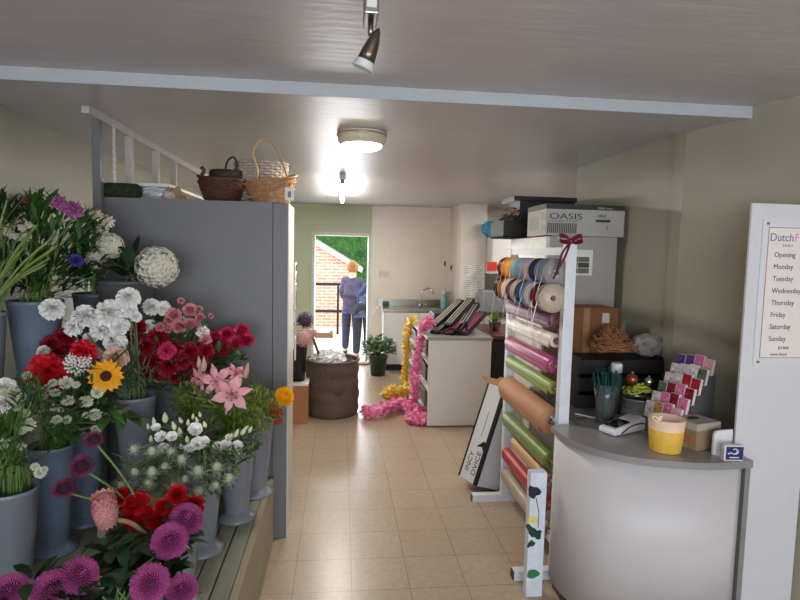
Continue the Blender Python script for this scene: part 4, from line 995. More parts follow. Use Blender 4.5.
# tan box, rounded white card, tile block
g0, g1 = at(711, 456, Z=KZ), at(694, 439, Z=KZ)
g0 = V((1.572, 2.245, KZ)); M = Matrix.Translation(g0) @ Matrix.Rotation(.3, 4, 'Z')
zt = .122
t = thing('tan_box', 'tan card box with orange scribbled flowers at the counter end', 'box', g0)
MB().box((0, 0, .001), (.15, .13, zt), M, bev=.002).build('box_body', mat('box_tan', (150, 126, 96), .6), t)
MB().box((-.001, -.001, zt-.03), (.151, .132, zt+.001), M).build('lid', mat('box_cream', (176, 168, 154), .6), t)
MB().lathe([(.03, 0), (.032, .003), (.012, .004)], 20, M @ Matrix.Translation((.07, .08, zt+.001)), sy=.6).build('dark_disc', inkb, t)
om = mat('orange_ink', (196, 98, 40), .6)
mb = MB(); ML = M @ frame((-.0015, .13, 0), (0, -1, 0), (0, 0, 1))
for (cx_, cy_, r) in ((.03, .05, .016), (.065, .07, .016), (.095, .045, .015)):
    mb.tube([ML @ V((cx_+r*math.cos(a)*(.6+.4*math.cos(a*2.5)), cy_+r*math.sin(a), 0)) for a in [2*PI*i/16 for i in range(17)]], .0025, 4)
    mb.tube([ML @ V((cx_, cy_, 0)), ML @ V((cx_+.005, cy_-.03, 0))], .002, 4)
mb.build('flower_drawing', om, t)
x0_, x1_ = at(711.5, 455, Y=2.213).x, 1.715
t = thing('rounded_card', 'white rounded plastic stand leaning by the tan box at the counter end', 'stand', (1.64, 2.21, KZ))
pts = [(x0_, 0), (1.712, 0), (1.712, .112), (x0_+.025, .108), (x0_+.01, .104), (x0_+.002, .094), (x0_, .08)]
MB().prism(pts, 0, .012, frame((0, 2.216, KZ), (1, 0, 0), (0, .0, 1))).build('plate', mat('plate_white', (222, 222, 228), .35), t)
MB().box((x0_+.01, 2.16, KZ), (1.70, 2.21, KZ+.004)).build('base_lip', MATS['plate_white'], t)
c = at(738, 457, Z=KZ); M = Matrix.Translation((1.668, 2.142, KZ)) @ Matrix.Rotation(-.08, 4, 'Z')
t = thing('tile_block', 'small white block with a navy face and white bird mark on the counter corner', 'ornament', (1.668, 2.142, KZ))
MB().box((-.042, -.012, .0), (.042, .014, .068), M, bev=.002).build('block', mat('block_white', (212, 212, 218), .4), t)
MB().box((-.035, -.0135, .006), (.039, -.012, .062), M).build('navy_face', mat('face_navy', (44, 50, 104), .35), t)
mb = MB(); mb.tube([M @ V((x, -.0142, z)) for x, z in ((-.028, .032), (-.014, .036), (.0, .03), (.01, .038), (.012, .05), (.004, .054), (-.006, .05))], .0028, 5)
mb.tube([M @ V((x, -.0142, z)) for x, z in ((.0, .03), (.014, .034), (.018, .046))], .0022, 5); mb.box((-.02, -.0142, .014), (.02, -.0136, .018), M); mb.build('bird_mark', card_white, t)
# stepped card rack
ro = V((1.50, 2.44, KZ)); dn = V((.35, -.94, 0)).normalized(); bk = V((.94, .35, 0)).normalized()   # along the rows, towards the back
ro = V((1.495, 2.56, KZ))
MR = frame(ro, dn, bk); Z0 = .075
t = thing('card_display', 'grey stepped rack filled with small gift cards at the counter right', 'rack', ro)
rackg = mat('rack_grey', (92, 90, 92), .4)
NT = 6; step_d, step_h, RW = .042, .044, .2
for k_ in range(NT): MB().box((0, k_*step_d, 0), (RW, k_*step_d+step_d, Z0+k_*step_h), MR).build('step', rackg, t)
ccs = [('red rose', (168, 30, 42)), ('pink', (214, 110, 150)), ('white', (214, 206, 208)), ('purple', (92, 62, 130)), ('pale blossom', (206, 190, 190)), ('crimson', (130, 22, 36)), ('rosy', (222, 160, 176)), ('leafy green', (90, 104, 80)), ('golden', (190, 150, 80))]
seq = [[4, 8, 1, 6], [4, 1, 5, 1], [7, 5, 1, 5], [4, 4, 0, 0], [4, 4, 2, 7], [3, 3, 1, 6]]
rown = ['front', 'second', 'third', 'fourth', 'fifth', 'back']
posn = ['far left', 'middle left', 'middle right', 'near right']
for r_ in range(NT):
    for i in range(4):
        nm, cc = ccs[seq[r_][i]]
        x = .003+i*.0495; y = r_*step_d+.008; z = Z0+r_*step_h
        MC = MR @ Matrix.Translation((x, y, z)) @ Matrix.Rotation(-.22, 4, 'X')
        base = MR @ V((x, y, z))
        c_ = thing('gift_card', f'{nm} gift card pack at the {posn[i]} of the {rown[r_]} card rack row', 'gift card', base, 'gift cards on the stepped rack')
        hh = .078+.006*((r_*3+i) % 3)
        MB().box((0, 0, .0), (.046, .018, hh), MC, bev=.001).build('card_stack', card_white, c_)
        mb = MB(); mb.box((.001, -.0012, .002), (.045, -.0002, hh-.002), MC)
        for q_ in range(6):
            mb.mi = 1 if q_ % 2 else 2; mb.lathe([(.003+.003*RND.random(), 0), (.001, .0006)], 7, MC @ Matrix.Translation((RND.uniform(.008, .038), -.0012, RND.uniform(.012, hh-.01))) @ Matrix.Rotation(PI/2, 4, 'X'), False, True)
        d2 = tuple(max(0, v-50) for v in cc); d3 = tuple(min(255, v+40) for v in cc)
        mb.build('printed_face', [mat('cf_'+nm, cc, .4), mat('cf2_'+nm, d2, .4), mat('cf3_'+nm, d3, .4)], c_)
# behind: cardboard carton, dark crate, raffia, small terracotta pot
t = thing('brown_carton', 'large brown cardboard carton against the fridge behind the counter', 'carton', (1.6, 3.33, KZ))
CTY = 3.2
zt = at(590, 308, Y=CTY).z; cx0_, cx1_ = at(560, 330, Y=CTY).x, at(618, 330, Y=CTY).x
MB().box((cx0_, CTY, KZ+.001), (cx1_, 3.46, zt), bev=.003).build('box_body', kraft_d, t)
MB().box((1.46, CTY-.003, KZ+.003), (1.5, CTY+.001, zt)).build('tape', mat('tape_tan', (150, 112, 78), .35), t)
a = at(602, 318, Y=CTY); MB().box((a.x, CTY-.004, a.z-.03), (a.x+.045, CTY-.0005, a.z+.03)).build('white_label', mat('label_dim', (190, 182, 168), .6), t)
dk = mat('crate_dark', (34, 30, 30), .5)
CT = at(600, 352, Y=3.0).z
t = thing('dark_crate', 'dark slatted crate standing on the counter behind the vase', 'crate', (1.56, 3.06, KZ))
x0_, x1_ = at(574, 370, Y=3.0).x, 1.83
for z in (KZ+.001, KZ+.1, KZ+.2): MB().box((x0_, 2.94, z), (x1_, 2.95, z+.075)).build('slat', dk, t); MB().box((x0_, 3.18, z), (x1_, 3.19, z+.075)).build('slat', dk, t)
for x in (x0_, x1_-.012): MB().box((x, 2.95, KZ+.001), (x+.012, 3.18, CT-.02)).build('side_panel', dk, t)
MB().box((x0_+.012, 2.95, CT-.05), (x1_-.012, 3.18, CT-.04)).build('tray_panel', dk, t)
g = V((at(612, 345, Y=3.04).x, 3.05, CT-.035))
raf = mat('raffia', (160, 108, 72), .7, var=.3, scale=60)
tangle(110, g, .135, .11, .19, .003, raf, 'raffia_heap', 'heap of orange brown raffia on the dark crate', 'raffia', None, 11, 4)['kind'] = 'stuff'
g = V((at(663, 366, Y=3.03).x, 3.06, CT-.038)); gz = at(662, 372, Y=3.03).z
t = thing('terracotta_pot', 'small square terracotta pot on the right of the dark crate', 'pot', g)
MB().box((g.x-.028, g.y-.028, g.z), (g.x+.028, g.y+.028, g.z+.07), bev=.003).build('pot_body', mat('terracotta', (142, 80, 60), .7), t)
MB().box((g.x-.03, g.y-.03, g.z+.055), (g.x+.03, g.y+.03, g.z+.072), bev=.002).build('rim', MATS['terracotta'], t)
g = V((at(648, 350, Y=3.06).x, 3.07, CT-.04))
mb = MB(); crumple(mb, g+V((0, 0, .07)), .085, (1.2, .9, .8), 6, .2, 3, 18, 12)
single(mb, 'net_bag', mat('net_grey', (150, 142, 136), .7, var=.2), 'pale grey crumpled mesh bag right of the raffia heap', 'bag', g)
g = V((at(585, 362, Y=2.97).x, 2.96, KZ))
single(MB().tube(spline([(1.27, 2.83, KZ+.004), (1.3, 2.80, KZ+.004), (1.34, 2.76, KZ+.004), (1.42, 2.74, KZ+.004)], 6), .004, 6), 'white_cable', card_white, 'thin white cable lying on the counter beside the vase', 'cable', (1.3, 2.8, KZ))
# ------------------------------------------------------------------ flower bench
slatm = mat('slat_green', (132, 134, 116), .55, var=.12, scale=6, stretch=(6, .6, 6)); kerbm = mat('bench_edge', (150, 140, 118), .6, var=.08, scale=6)
BZ = .37; BE = -.372
t = thing('flower_bench', 'low slatted grey green bench holding the flower buckets', 'bench', (-1.0, 2.2, 0))
xs = BE-.035
while xs > -1.66:
    MB().box((xs-.068, .9, BZ-.022), (xs, 3.185, BZ), bev=.002).build('slat', slatm, t); xs -= .0765
MB().box((BE-.032, .9, 0.001), (BE, 3.19, BZ+.002), bev=.002).build('edge_board', kerbm, t)
for y in (.95, 2.0, 3.1): MB().box((-1.72, y, BZ-.07), (BE-.033, y+.04, BZ-.023)).build('bearer', kerbm, t)
for x in (-1.70, -1.05):
    for y in (.95, 3.1): MB().box((x, y, 0), (x+.04, y+.04, BZ-.071)).build('leg', kerbm, t)
MZ, TZ = .54, .97
t = thing('bench_riser', 'low slatted riser on the bench raising the middle buckets', 'riser', (-.85, 2.85, BZ))
for i in range(5): MB().box((-1.1+i*.098, 2.53, MZ-.022), (-1.1+i*.098+.09, 3.18, MZ), bev=.002).build('slat', slatm, t)
for x in (-1.08, -.66):
    for y in (2.54, 3.12): MB().box((x, y, BZ), (x+.035, y+.05, MZ-.022)).build('leg', kerbm, t)
t = thing('bucket_shelf', 'upper wooden shelf along the left wall holding the rear buckets', 'shelf', (-1.4, 2.7, 0))
MB().box((-1.745, 1.5, TZ-.025), (-1.55, 3.18, TZ)).build('shelf_board', slatm, t); MB().box((-1.548, 2.5, TZ-.025), (-.95, 3.18, TZ)).build('shelf_board', slatm, t)
for x, y in ((-1.73, 1.55), (-1.73, 3.1), (-1.0, 3.1), (-1.36, 3.12)): MB().box((x, y, BZ), (x+.04, y+.04, TZ-.026)).build('leg', kerbm, t)

# ------------------------------------------------------------------ buckets
bk_grey = mat('bucket_grey', (120, 125, 134), .3, var=.04, scale=5); bk_blue = mat('bucket_blue', (104, 118, 138), .3, var=.04, scale=5); bk_dark = mat('bucket_dark', (84, 86, 92), .45, var=.05)
waterm = mat('water', (60, 66, 58), .1)
def bucket(label, x, y, z, h=.46, rt=.098, rb=.056, m=None, fl=.092):
    m = m or bk_grey
    t = thing('flower_bucket', label, 'bucket', (x, y, z), 'grey flower buckets'); M = Matrix.Translation((x, y, z))
    MB().lathe([(rb, .03), (rb+(rt-rb)*.5, h*.55), (rt-.004, h-.02), (rt, h-.016), (rt, h-.002), (rt-.003, h), (rt-.007, h-.003), (rt-.009, h-.03), (rb-.004, .05), (.004, .045)], 40, M, False, False).build('bucket_body', m, t)
    MB().lathe([(fl, 0), (fl, .008), (fl*.93, .018), (rb+.008, .034), (rb, .04)], 40, M, True, False).build('base_flange', m, t)
    MB().lathe([(rt*.7, h*.7), (.004, h*.7+.001)], 24, M, False, False).build('water', waterm, t)
    t['h'] = h; return dict(p=V((x, y, z)), h=h, rt=rt, o=t, rim=V((x, y, z+h)))
def bx(px, py, Z): p = at(px, py, Z=Z); return p.x, p.y
BK = {}
x, y = bx(205, 553, BZ); BK['A'] = bucket('grey bucket of thistles and lisianthus at the near end of the bench edge row', x-.02, y+.03, BZ)
x, y = bx(238, 519, BZ); BK['B'] = bucket('grey bucket of lilies and green filler, second along the bench edge', x-.01, y+.02, BZ)
x, y = bx(258, 493, BZ); BK['C'] = bucket('grey bucket under the yellow chrysanthemum, farthest along the bench edge', x-.01, y+.0, BZ)
x, y = bx(55, 549, BZ); BK['D'] = bucket('blue grey bucket standing clear on the slats under the white astrantias', x, y, BZ, .47, .09, .055, bk_blue)
x, y = bx(14, 588, BZ); BK['E'] = bucket('pale grey bucket of astrantia stems at the left edge of the picture', x, y, BZ, .40, .095, .06)
x, y = bx(80, 526, BZ); BK['F'] = bucket('blue grey bucket of the sunflower and red gerbera behind the alliums', x+.0, y+.05, BZ, .49, .1, .056, bk_blue)
BK['G'] = bucket('grey bucket of white carnations on the riser', -.965, 2.70, MZ, .45)
BK['H'] = bucket('grey bucket of crimson carnations and pink spray roses on the riser', -.905, 3.05, MZ, .48)
BK['I'] = bucket('grey bucket of magenta roses against the grey cabinet', -.70, 3.06, MZ, .50)
BK['J'] = bucket('large blue grey bucket of alstroemeria on the upper shelf', -1.42, 2.75, TZ, .46, .118, .072, bk_blue, .1)
BK['K'] = bucket('dark grey bucket behind the white carnations on the upper shelf', -1.245, 2.98, TZ, .48, .11, .07, bk_dark, .1)
BK['L'] = bucket('wide dark bucket of white hydrangeas on the upper shelf', -1.075, 2.93, TZ, .55, .135, .09, bk_dark, .11)
BK['M'] = bucket('grey bucket of tall green stems at the far left of the upper shelf', -1.505, 2.495, TZ, .43, .093, .06)
x, y = bx(183, 606, BZ); BK['N'] = bucket('short grey bucket of red roses near the front of the bench', x-.03, y, BZ, .26, .09, .06)
BK['O'] = bucket('short grey bucket of purple asters at the front of the bench', -.66, 1.66, BZ, .2, .09, .06)
BK['P'] = bucket('short grey bucket of asters at the front left of the bench', -.92, 1.68, BZ, .2, .09, .06)

# ------------------------------------------------------------------ bloom meshes (unit radius, facing +z)
def petal(mb, M, L, w, cup=.3, ruff=0, tip=.5, n=5, k=3, seed=0, curl=0):
    """petal along +x from the origin: cupped across, ruffled at the end; tip 0 pointed .. 1 square"""
    vs = []
    for i in range(n+1):
        f = i/n
        prof = (math.sin(PI*min(.5, f*.62))**.8)*(1 if f < .72 else 1-(1-tip)*((f-.72)/.28)**1.6)
        ww = max(.02*w, w*.5*prof)
        for j in range(-k, k+1):
            g = j/k
            x = L*f*(1-.12*g*g*f); y = ww*g
            z = cup*L*f*f + cup*.8*ww*g*g*1.4 - curl*L*f**3 + ruff*L*f*f*math.sin(g*5.2+seed*1.7+f*2)
            vs.append(M @ V((x, y, z)))
    m = 2*k+1
    mb.add(vs, [(i*m+j, (i+1)*m+j, (i+1)*m+j+1, i*m+j+1) for i in range(n) for j in range(2*k)], None, True)
RZ = lambda a: Matrix.Rotation(a, 4, 'Z'); RYm = lambda a: Matrix.Rotation(a, 4, 'Y')
def m_carnation(seed=0):
    R_ = random.Random(seed); mb = MB()
    for ring, (n, tilt, L, z) in enumerate(((10, .0, 1.0, -.2), (9, .35, .95, -.15), (8, .7, .86, -.1), (7, 1.0, .76, -.05), (5, 1.3, .62, 0))):
        for i in range(n):
            M = RZ(2*PI*i/n+ring*.4+R_.uniform(-.25, .25)) @ Matrix.Translation((0, 0, z)) @ RYm(-tilt+R_.uniform(-.25, .25))
            petal(mb, M, L*R_.uniform(.82, 1.08), .72, .06, .2, .95, 4, 3, R_.uniform(0, 6), .16)
    return mb
def m_rose(seed=0, op=1):
    R_ = random.Random(seed); mb = MB()
    for ring, (n, tilt, L) in enumerate(((5, .35*op, .98), (5, .7, .9), (5, 1.0, .82), (4, 1.22, .75), (3, 1.42, .7))):
        for i in range(n):
            M = RZ(2*PI*i/n+ring*.63+R_.uniform(-.1, .1)) @ Matrix.Translation((.05*ring*0+.1-.02*ring, 0, -.35)) @ RYm(-tilt)
            petal(mb, M, L, .95, .28, .03, .85, 5, 3, R_.uniform(0, 6), .22 if ring < 2 else .05)
    return mb
def m_pompon(seed=0, n=190, L=.42, w=.11, core=.6, low=-.35):
    R_ = random.Random(seed); mb = MB()
    for i in range(n):
        z = 1-(1-low)*(i+.5)/n; a = i*2.39996; r = math.sqrt(max(0, 1-z*z)); d = V((r*math.cos(a), r*math.sin(a), z*.82))
        dn = d.normalized(); u = (V((0, 0, 1))-dn*dn.z); u = u.normalized() if u.length > .05 else V((1, 0, 0)); s_ = dn.cross(u)
        b = d*core; tip = d*(core+L*R_.uniform(.85, 1.1)) + u*.09
        mid = (b+tip)/2 - u*.02
        mb.add([b-s_*w*.3, b+s_*w*.3, mid+s_*w*.55, tip+s_*w*.2, tip-s_*w*.2, mid-s_*w*.55], [(0, 1, 2, 5), (5, 2, 3, 4)], None, False)
    mb.mi = 1; mb.sphere((0, 0, 0), core*1.0, 16, 10, sc=(1, 1, .82))
    return mb
def m_sunflower(seed=0):
    R_ = random.Random(seed); mb = MB()
    for ring, (n, t_, L) in enumerate(((17, .12, 1.0), (15, .35, .9))):
        for i in range(n): petal(mb, RZ(2*PI*(i+.5*ring)/n+R_.uniform(-.08, .08)) @ Matrix.Translation((.16, 0, 0)) @ RYm(-t_+R_.uniform(-.3, .2)), L*.84, .27, .08, .0, .08, 5, 1, 0, .1)
    c = MB(); c.lathe([(.27, -.05), (.29, .05), (.22, .12), (.1, .1), (.02, .08)], 20)
    for i in range(60):
        a = i*2.39996; r = .28*math.sqrt((i+.5)/60); c.add([(r*math.cos(a)-.02, r*math.sin(a), .1), (r*math.cos(a)+.02, r*math.sin(a)-.02, .1), (r*math.cos(a)+.0, r*math.sin(a)+.02, .17)], [(0, 1, 2)])
    return mb, c
def m_lily(seed=0, op=1.0):
    mb = MB()
    for i in range(6): petal(mb, RZ(2*PI*i/6) @ Matrix.Translation((.04, 0, -.35)) @ RYm(-.75*op), 1.12, .62 if i % 2 else .46, .1, .03, .05, 8, 2, i, .62)
    c = MB()
    for i in range(6):
        a = 2*PI*i/6+.3; p = V((.3*math.cos(a), .3*math.sin(a), .5)); c.tube([(0, 0, -.3), p*.6, p], .014, 5); c.tube([p+V((-.05*math.sin(a), .05*math.cos(a), 0)), p-V((-.05*math.sin(a), .05*math.cos(a), 0))], .03, 5)
    c.tube([(0, 0, -.3), (.03, .02, .62)], .02, 5); return mb, c
def m_hydrangea(seed=0, n=230):
    R_ = random.Random(seed); mb = MB(); mb.sphere((0, 0, 0), .72, 18, 12)
    for i in range(n):
        z = 1-1.75*(i+.5)/n; a = i*2.39996; r = math.sqrt(max(0, 1-z*z)); d = V((r*math.cos(a), r*math.sin(a), z))
        M = Matrix.Translation(d*R_.uniform(.8, .96)) @ rot_to(d+V((R_.gauss(0, .1), R_.gauss(0, .1), R_.gauss(0, .1))), R_.uniform(0, 6))
        for q in range(4): petal(mb, M @ RZ(PI/2*q), .12, .12, .25, .04, .8, 2, 1, q)
    return mb
def m_astrantia(seed=0):
    R_ = random.Random(seed); mb = MB(); n = 13
    for i in range(n): petal(mb, RZ(2*PI*i/n+R_.uniform(-.1, .1)) @ Matrix.Translation((.1, 0, -.1)) @ RYm(-.25+R_.uniform(-.12, .12)), .9, .36, .05, 0, .1, 4, 1)
    for i in range(34):
        a = i*2.39996; r = .52*math.sqrt((i+.5)/34); h = .34*(1-r*r); p = V((r*math.cos(a), r*math.sin(a), h))
        mb.tube([V((r*.3*math.cos(a), r*.3*math.sin(a), -.05)), p], .02, 4); mb.sphere(p, .062, 6, 4)
    return mb
def m_lisianthus(seed=0):
    mb = MB()
    for ring, (n, t_, L) in enumerate(((5, .75, 1.0), (4, 1.1, .9), (3, 1.38, .8))):
        for i in range(n): petal(mb, RZ(2*PI*i/n+ring*.5) @ Matrix.Translation((.08, 0, -.4)) @ RYm(-t_), L, 1.0, .22, .05, .8, 5, 3, i+seed, .2)
    return mb
def m_bud(fat=.42):
    mb = MB(); mb.lathe([(.12, -.6), (fat*.8, -.35), (fat, 0), (fat*.75, .45), (fat*.35, .85), (.03, 1.05)], 10, wob=lambda a, z: .08*math.sin(3*a+z*4)); return mb
def m_thistle(seed=0):
    R_ = random.Random(seed); mb = MB()
    hd_ = MB(); br_ = mb; mb = hd_
    mb.lathe([(.22, -.4), (.4, -.15), (.42, .2), (.28, .5), (.06, .66)], 12)
    for i in range(70):
        z = 1-1.3*(i+.5)/70; a = i*2.39996; r = math.sqrt(max(0, 1-z*z)); d = V((r*.36*math.cos(a), r*.36*math.sin(a), .1+.5*z)); n_ = V((r*math.cos(a), r*math.sin(a), z)); mb.tube([d*.9, d+n_*.13], [.035, .005], 4)
    mb = br_
    for i in range(11):
        a = 2*PI*i/11+R_.uniform(-.15, .15); L = R_.uniform(.75, 1.1)
        for s_, f in ((0, 1), (.28, .55), (-.28, .55)):
            d = V((math.cos(a+s_), math.sin(a+s_), .25)); b = V((.2*math.cos(a), .2*math.sin(a), -.35)); s2 = V((-math.sin(a), math.cos(a), 0))
            mb.add([b-s2*.03, b+s2*.03, b+d*L*f*.5+s2*.035, b+d*L*f, b+d*L*f*.5-s2*.035], [(0, 1, 2, 4), (4, 2, 3)])
    return hd_, br_
def m_protea():
    mb = MB(); mb.lathe([(.2, -1.0), (.5, -.75), (.62, -.2), (.6, .3), (.46, .7), (.2, .85), (.02, .8)], 20)
    for row in range(9):
        f = row/8; z = -.85+1.35*f; n = 12; r = (.5+.25*math.sin(PI*min(1, f*.8+.15)))*.92
        for i in range(n):
            a = 2*PI*(i+.5*(row % 2))/n
            M = RZ(a) @ Matrix.Translation((r*.82, 0, z-.1)) @ RYm(-PI/2-.12+.32*f)
            petal(mb, M, .62, .32, -.06, 0, .25, 4, 1)
    return mb
def m_alstro(seed=0):
    R_ = random.Random(seed); mb = MB()
    for k_ in range(5):
        a = 2*PI*k_/5; d = V((math.cos(a)*.8, math.sin(a)*.8, .7)); M = Matrix.Translation(d*.35) @ rot_to(d, R_.uniform(0, 6)) @ Matrix.Scale(.78, 4)
        for i in range(6): petal(mb, M @ RZ(2*PI*i/6) @ Matrix.Translation((.03, 0, -.3)) @ RYm(-.85), 1.0, .42, .1, .02, .3, 4, 1, i, .3)
    return mb
def m_cluster(seed=0, n=40, r=.15):
    """flat head of many tiny round florets"""
    R_ = random.Random(seed); mb = MB()
    for i in range(n):
        a = i*2.39996; q = .95*math.sqrt((i+.5)/n); p = V((q*math.cos(a), q*math.sin(a), .35*(1-q*q)+R_.uniform(-.04, .04)))
        mb.tube([(p.x*.2, p.y*.2, -.5), p], .018, 4); mb.sphere(p, r*R_.uniform(.7, 1.05), 7, 5)
    return mb
P_ = lambda nm, c, **k: mat('petal_'+nm, c, .55, var=k.pop('var', .05), scale=k.pop('scale', 60), back=.22, **k)
white = P_('white', (246, 245, 242), var=.02); cream = P_('cream', (226, 222, 196)); peach = P_('peach', (232, 196, 178)); pinkp = P_('pink', (214, 140, 152), var=.12); hot = P_('hot_pink', (206, 46, 104), var=.12)
crim = P_('crimson', (150, 14, 34), var=.2); redp = P_('red', (212, 24, 44), var=.1); deepred = P_('deep_red', (178, 12, 20), var=.18); mag = P_('magenta', (186, 30, 78), var=.15); sunm = P_('sun', (242, 168, 20), var=.1); lilyp = P_('lily', (228, 140, 160), c2=(240, 190, 196), scale=3)
purp = P_('aster', (142, 36, 108), c2=(210, 112, 178), scale=14); allium = P_('allium', (92, 20, 64), c2=(150, 70, 110), scale=14); vio = P_('violet', (76, 58, 150)); alsp = P_('alstro', (122, 30, 104), c2=(204, 124, 184), scale=9)
hydr = P_('hydrangea', (224, 220, 206)); astr = P_('astrantia', (226, 228, 206), c2=(206, 214, 186)); lisg = P_('lisianthus_bud', (214, 220, 182)); thm = mat('thistle', (182, 190, 164), .6, c2=(136, 152, 126), scale=30); prot = P_('protea', (176, 84, 92), c2=(222, 170, 164), scale=14)
yelc = P_('yellow', (244, 186, 24)); orng = P_('orange_red', (176, 74, 46), var=.2); disc = mat('sun_disc', (62, 34, 22), .9, var=.3, scale=60); stam = mat('stamen', (170, 80, 46), .6)
MESH = {}
def bm_(key, fn, m):
    if key not in MESH: MESH[key] = fn().mesh(key, m) if callable(fn) else fn.mesh(key, m)
    return MESH[key]
sf = m_sunflower(); ly = m_lily(); ly2 = m_lily(1, 1.25)
KIND = {}
def kind(nm, parts, name, cat): KIND[nm] = (parts, name, cat)
for nm, m in (('w', white), ('c', crim), ('p', peach), ('r', redp), ('h', hot)):
    for v in (0, 1, 2): kind('carn_'+nm+str(v), [('bloom', bm_(f'carnation_{nm}{v}', lambda v=v: m_carnation(v), m))], 'carnation', 'carnation')
for nm, m in (('p', pinkp), ('m', mag), ('d', deepred), ('w', white), ('r', redp), ('c', crim)):
    for v in (0, 1): kind('rose_'+nm+str(v), [('bloom', bm_(f'rose_{nm}{v}', lambda v=v: m_rose(v, .6+.6*v), m))], 'rose', 'rose')
kind('aster', [('bloom', bm_('aster', lambda: m_pompon(0, 300, .36, .085, .66, -.3), [purp, mat('aster_core', (84, 18, 60), .8)]))], 'aster', 'aster'); kind('allium', [('bloom', bm_('allium', lambda: m_pompon(1, 240, .4, .055, .6, -.8), [allium, mat('allium_core', (44, 10, 30), .8)]))], 'allium', 'allium')
kind('chrys', [('bloom', bm_('chrys', lambda: m_pompon(2, 170, .4, .2), [yelc, yelc]))], 'chrysanthemum', 'chrysanthemum'); kind('orange', [('bloom', bm_('orange_head', lambda: m_cluster(3, 36, .2), orng))], 'orange_flower', 'flower')
kind('sun', [('petals', bm_('sun_petals', sf[0], sunm)), ('disc', bm_('sun_disc', sf[1], disc))], 'sunflower', 'sunflower')
kind('lily', [('petals', bm_('lily_petals', ly[0], lilyp)), ('stamens', bm_('lily_stamens', ly[1], stam))], 'lily', 'lily'); kind('lily2', [('petals', bm_('lily_petals_b', ly2[0], lilyp)), ('stamens', bm_('lily_stamens_b', ly2[1], stam))], 'lily', 'lily')
kind('hyd', [('bloom', bm_('hydrangea', lambda: m_hydrangea(0), hydr))], 'hydrangea', 'hydrangea')
for v in range(3): kind('ast'+str(v), [('bloom', bm_('astrantia'+str(v), lambda v=v: m_astrantia(v), astr))], 'astrantia', 'astrantia')
for v in range(2): kind('lis'+str(v), [('bloom', bm_('lisianthus'+str(v), lambda v=v: m_lisianthus(v), white))], 'lisianthus', 'lisianthus')
kind('lisbud', [('bud', bm_('lisianthus_bud', lambda: m_bud(.42), lisg))], 'lisianthus_bud', 'flower bud'); kind('lilybud', [('bud', bm_('lily_bud', lambda: m_bud(.3), P_('lily_bud', (204, 186, 150), c2=(214, 160, 150), scale=4)))], 'lily_bud', 'flower bud')
for v in range(2):
    th_ = m_thistle(v); kind('this'+str(v), [('head', bm_('thistle_head'+str(v), th_[0], thm)), ('bracts', bm_('thistle_bracts'+str(v), th_[1], mat('thistle_bract', (138, 152, 132), .6, var=.15)))], 'thistle', 'thistle')
kind('prot', [('bloom', bm_('protea', m_protea, prot))], 'protea', 'protea'); kind('als', [('bloom', bm_('alstro', lambda: m_alstro(0), alsp))], 'alstroemeria', 'alstroemeria'); kind('alsc', [('bloom', bm_('alstro_c', lambda: m_alstro(1), cream))], 'alstroemeria', 'alstroemeria')
kind('alsr', [('bloom', bm_('alstro_bud_r', lambda: m_bud(.5), P_('bud_red', (150, 60, 84))))], 'alstroemeria_bud', 'flower bud'); kind('iris', [('bloom', bm_('iris_v', lambda: m_rose(5, .5), vio))], 'iris', 'iris'); kind('lace', [('bloom', bm_('lace', lambda: m_cluster(0, 60, .12), white))], 'white_lace_flower', 'flower')
kind('budw', [('bud', bm_('bud_white', lambda: m_bud(.6), white))], 'flower_bud', 'flower bud'); kind('stock', [('bloom', bm_('stock', lambda: m_cluster(6, 22, .26), P_('dim_white', (206, 204, 190))))], 'stock_flower', 'flower')
CNT = {}
def flower(k_, px, py, Y, rpx, bk, face=None, stem=None, sr=.0028, leaves=0, lm=None, lab=None, group=None, lsize=.07, bow=.0):
    parts, name, cat = KIND[k_]
    c = at(px, py, Y=Y); r = rpx*Y/FPX
    to = (CAM-c).normalized()
    if face is None: face = to*.9+V((0, 0, .75))+V((c.x-bk['p'].x, c.y-bk['p'].y, 0))*1.2
    face = V(face).normalized()
    face = (face+V((RND.gauss(0, .12), RND.gauss(0, .12), RND.gauss(0, .12)))).normalized()
    a = RND.uniform(0, 6.28); rr = bk['rt']*.55*math.sqrt(RND.random())
    # stems lean out over the rim on the side where the bloom hangs
    lean = V((c.x-bk['p'].x, c.y-bk['p'].y, 0)); ln = min(1, lean.length/.1)
    rim = bk['rim']-V((0, 0, .02)); side = lean.normalized()*bk['rt']*.55*ln if lean.length > .01 else V((0, 0, 0))
    rim = rim+side*.9+V((math.cos(a), math.sin(a), 0))*rr*.35
    base = bk['p']+V((0, 0, bk['h']*.45))-side*.35+V((math.cos(a), math.sin(a), 0))*rr*.4
    if c.z < rim.z+.03: rim.z = min(rim.z, bk['rim'].z+.004)
    root = thing(name, lab or name, cat, base, group)
    neck = c-face*r*.45
    if c.z > rim.z+.06: pts = [base, rim, rim.lerp(neck, .55)+V((0, 0, .03+bow)), neck-face*.01, neck]
    else: pts = [base, rim+V((0, 0, .02)), rim.lerp(neck, .5)+V((0, 0, .05)), neck-face*.01, neck]
    sp = spline(pts, 6)
    MB().tube(sp, sr, 6).build('stem', stem or stem_g, root)
    q = rot_to(face, RND.uniform(0, 6)).to_quaternion()
    for pn, me in parts:
        o = link(pn, me, root); o.location = c-base; o.rotation_mode = 'QUATERNION'; o.rotation_quaternion = q; o.scale = (r, r, r)
    if leaves:
        mb = MB()
        for i in range(leaves):
            p = sp[int(len(sp)*RND.uniform(.42, .93))]; d = V((RND.gauss(0, 1), RND.gauss(-.3, 1), RND.uniform(.1, 1)))
            leaf(mb, p, d, lsize*RND.uniform(.7, 1.3), lsize*RND.uniform(.25, .42), droop=.5)
        mb.build('leaves', lm or leaf_g, root, fix=False)
    CNT.setdefault(lab or name, []).append((root, proj(c)))
    return root
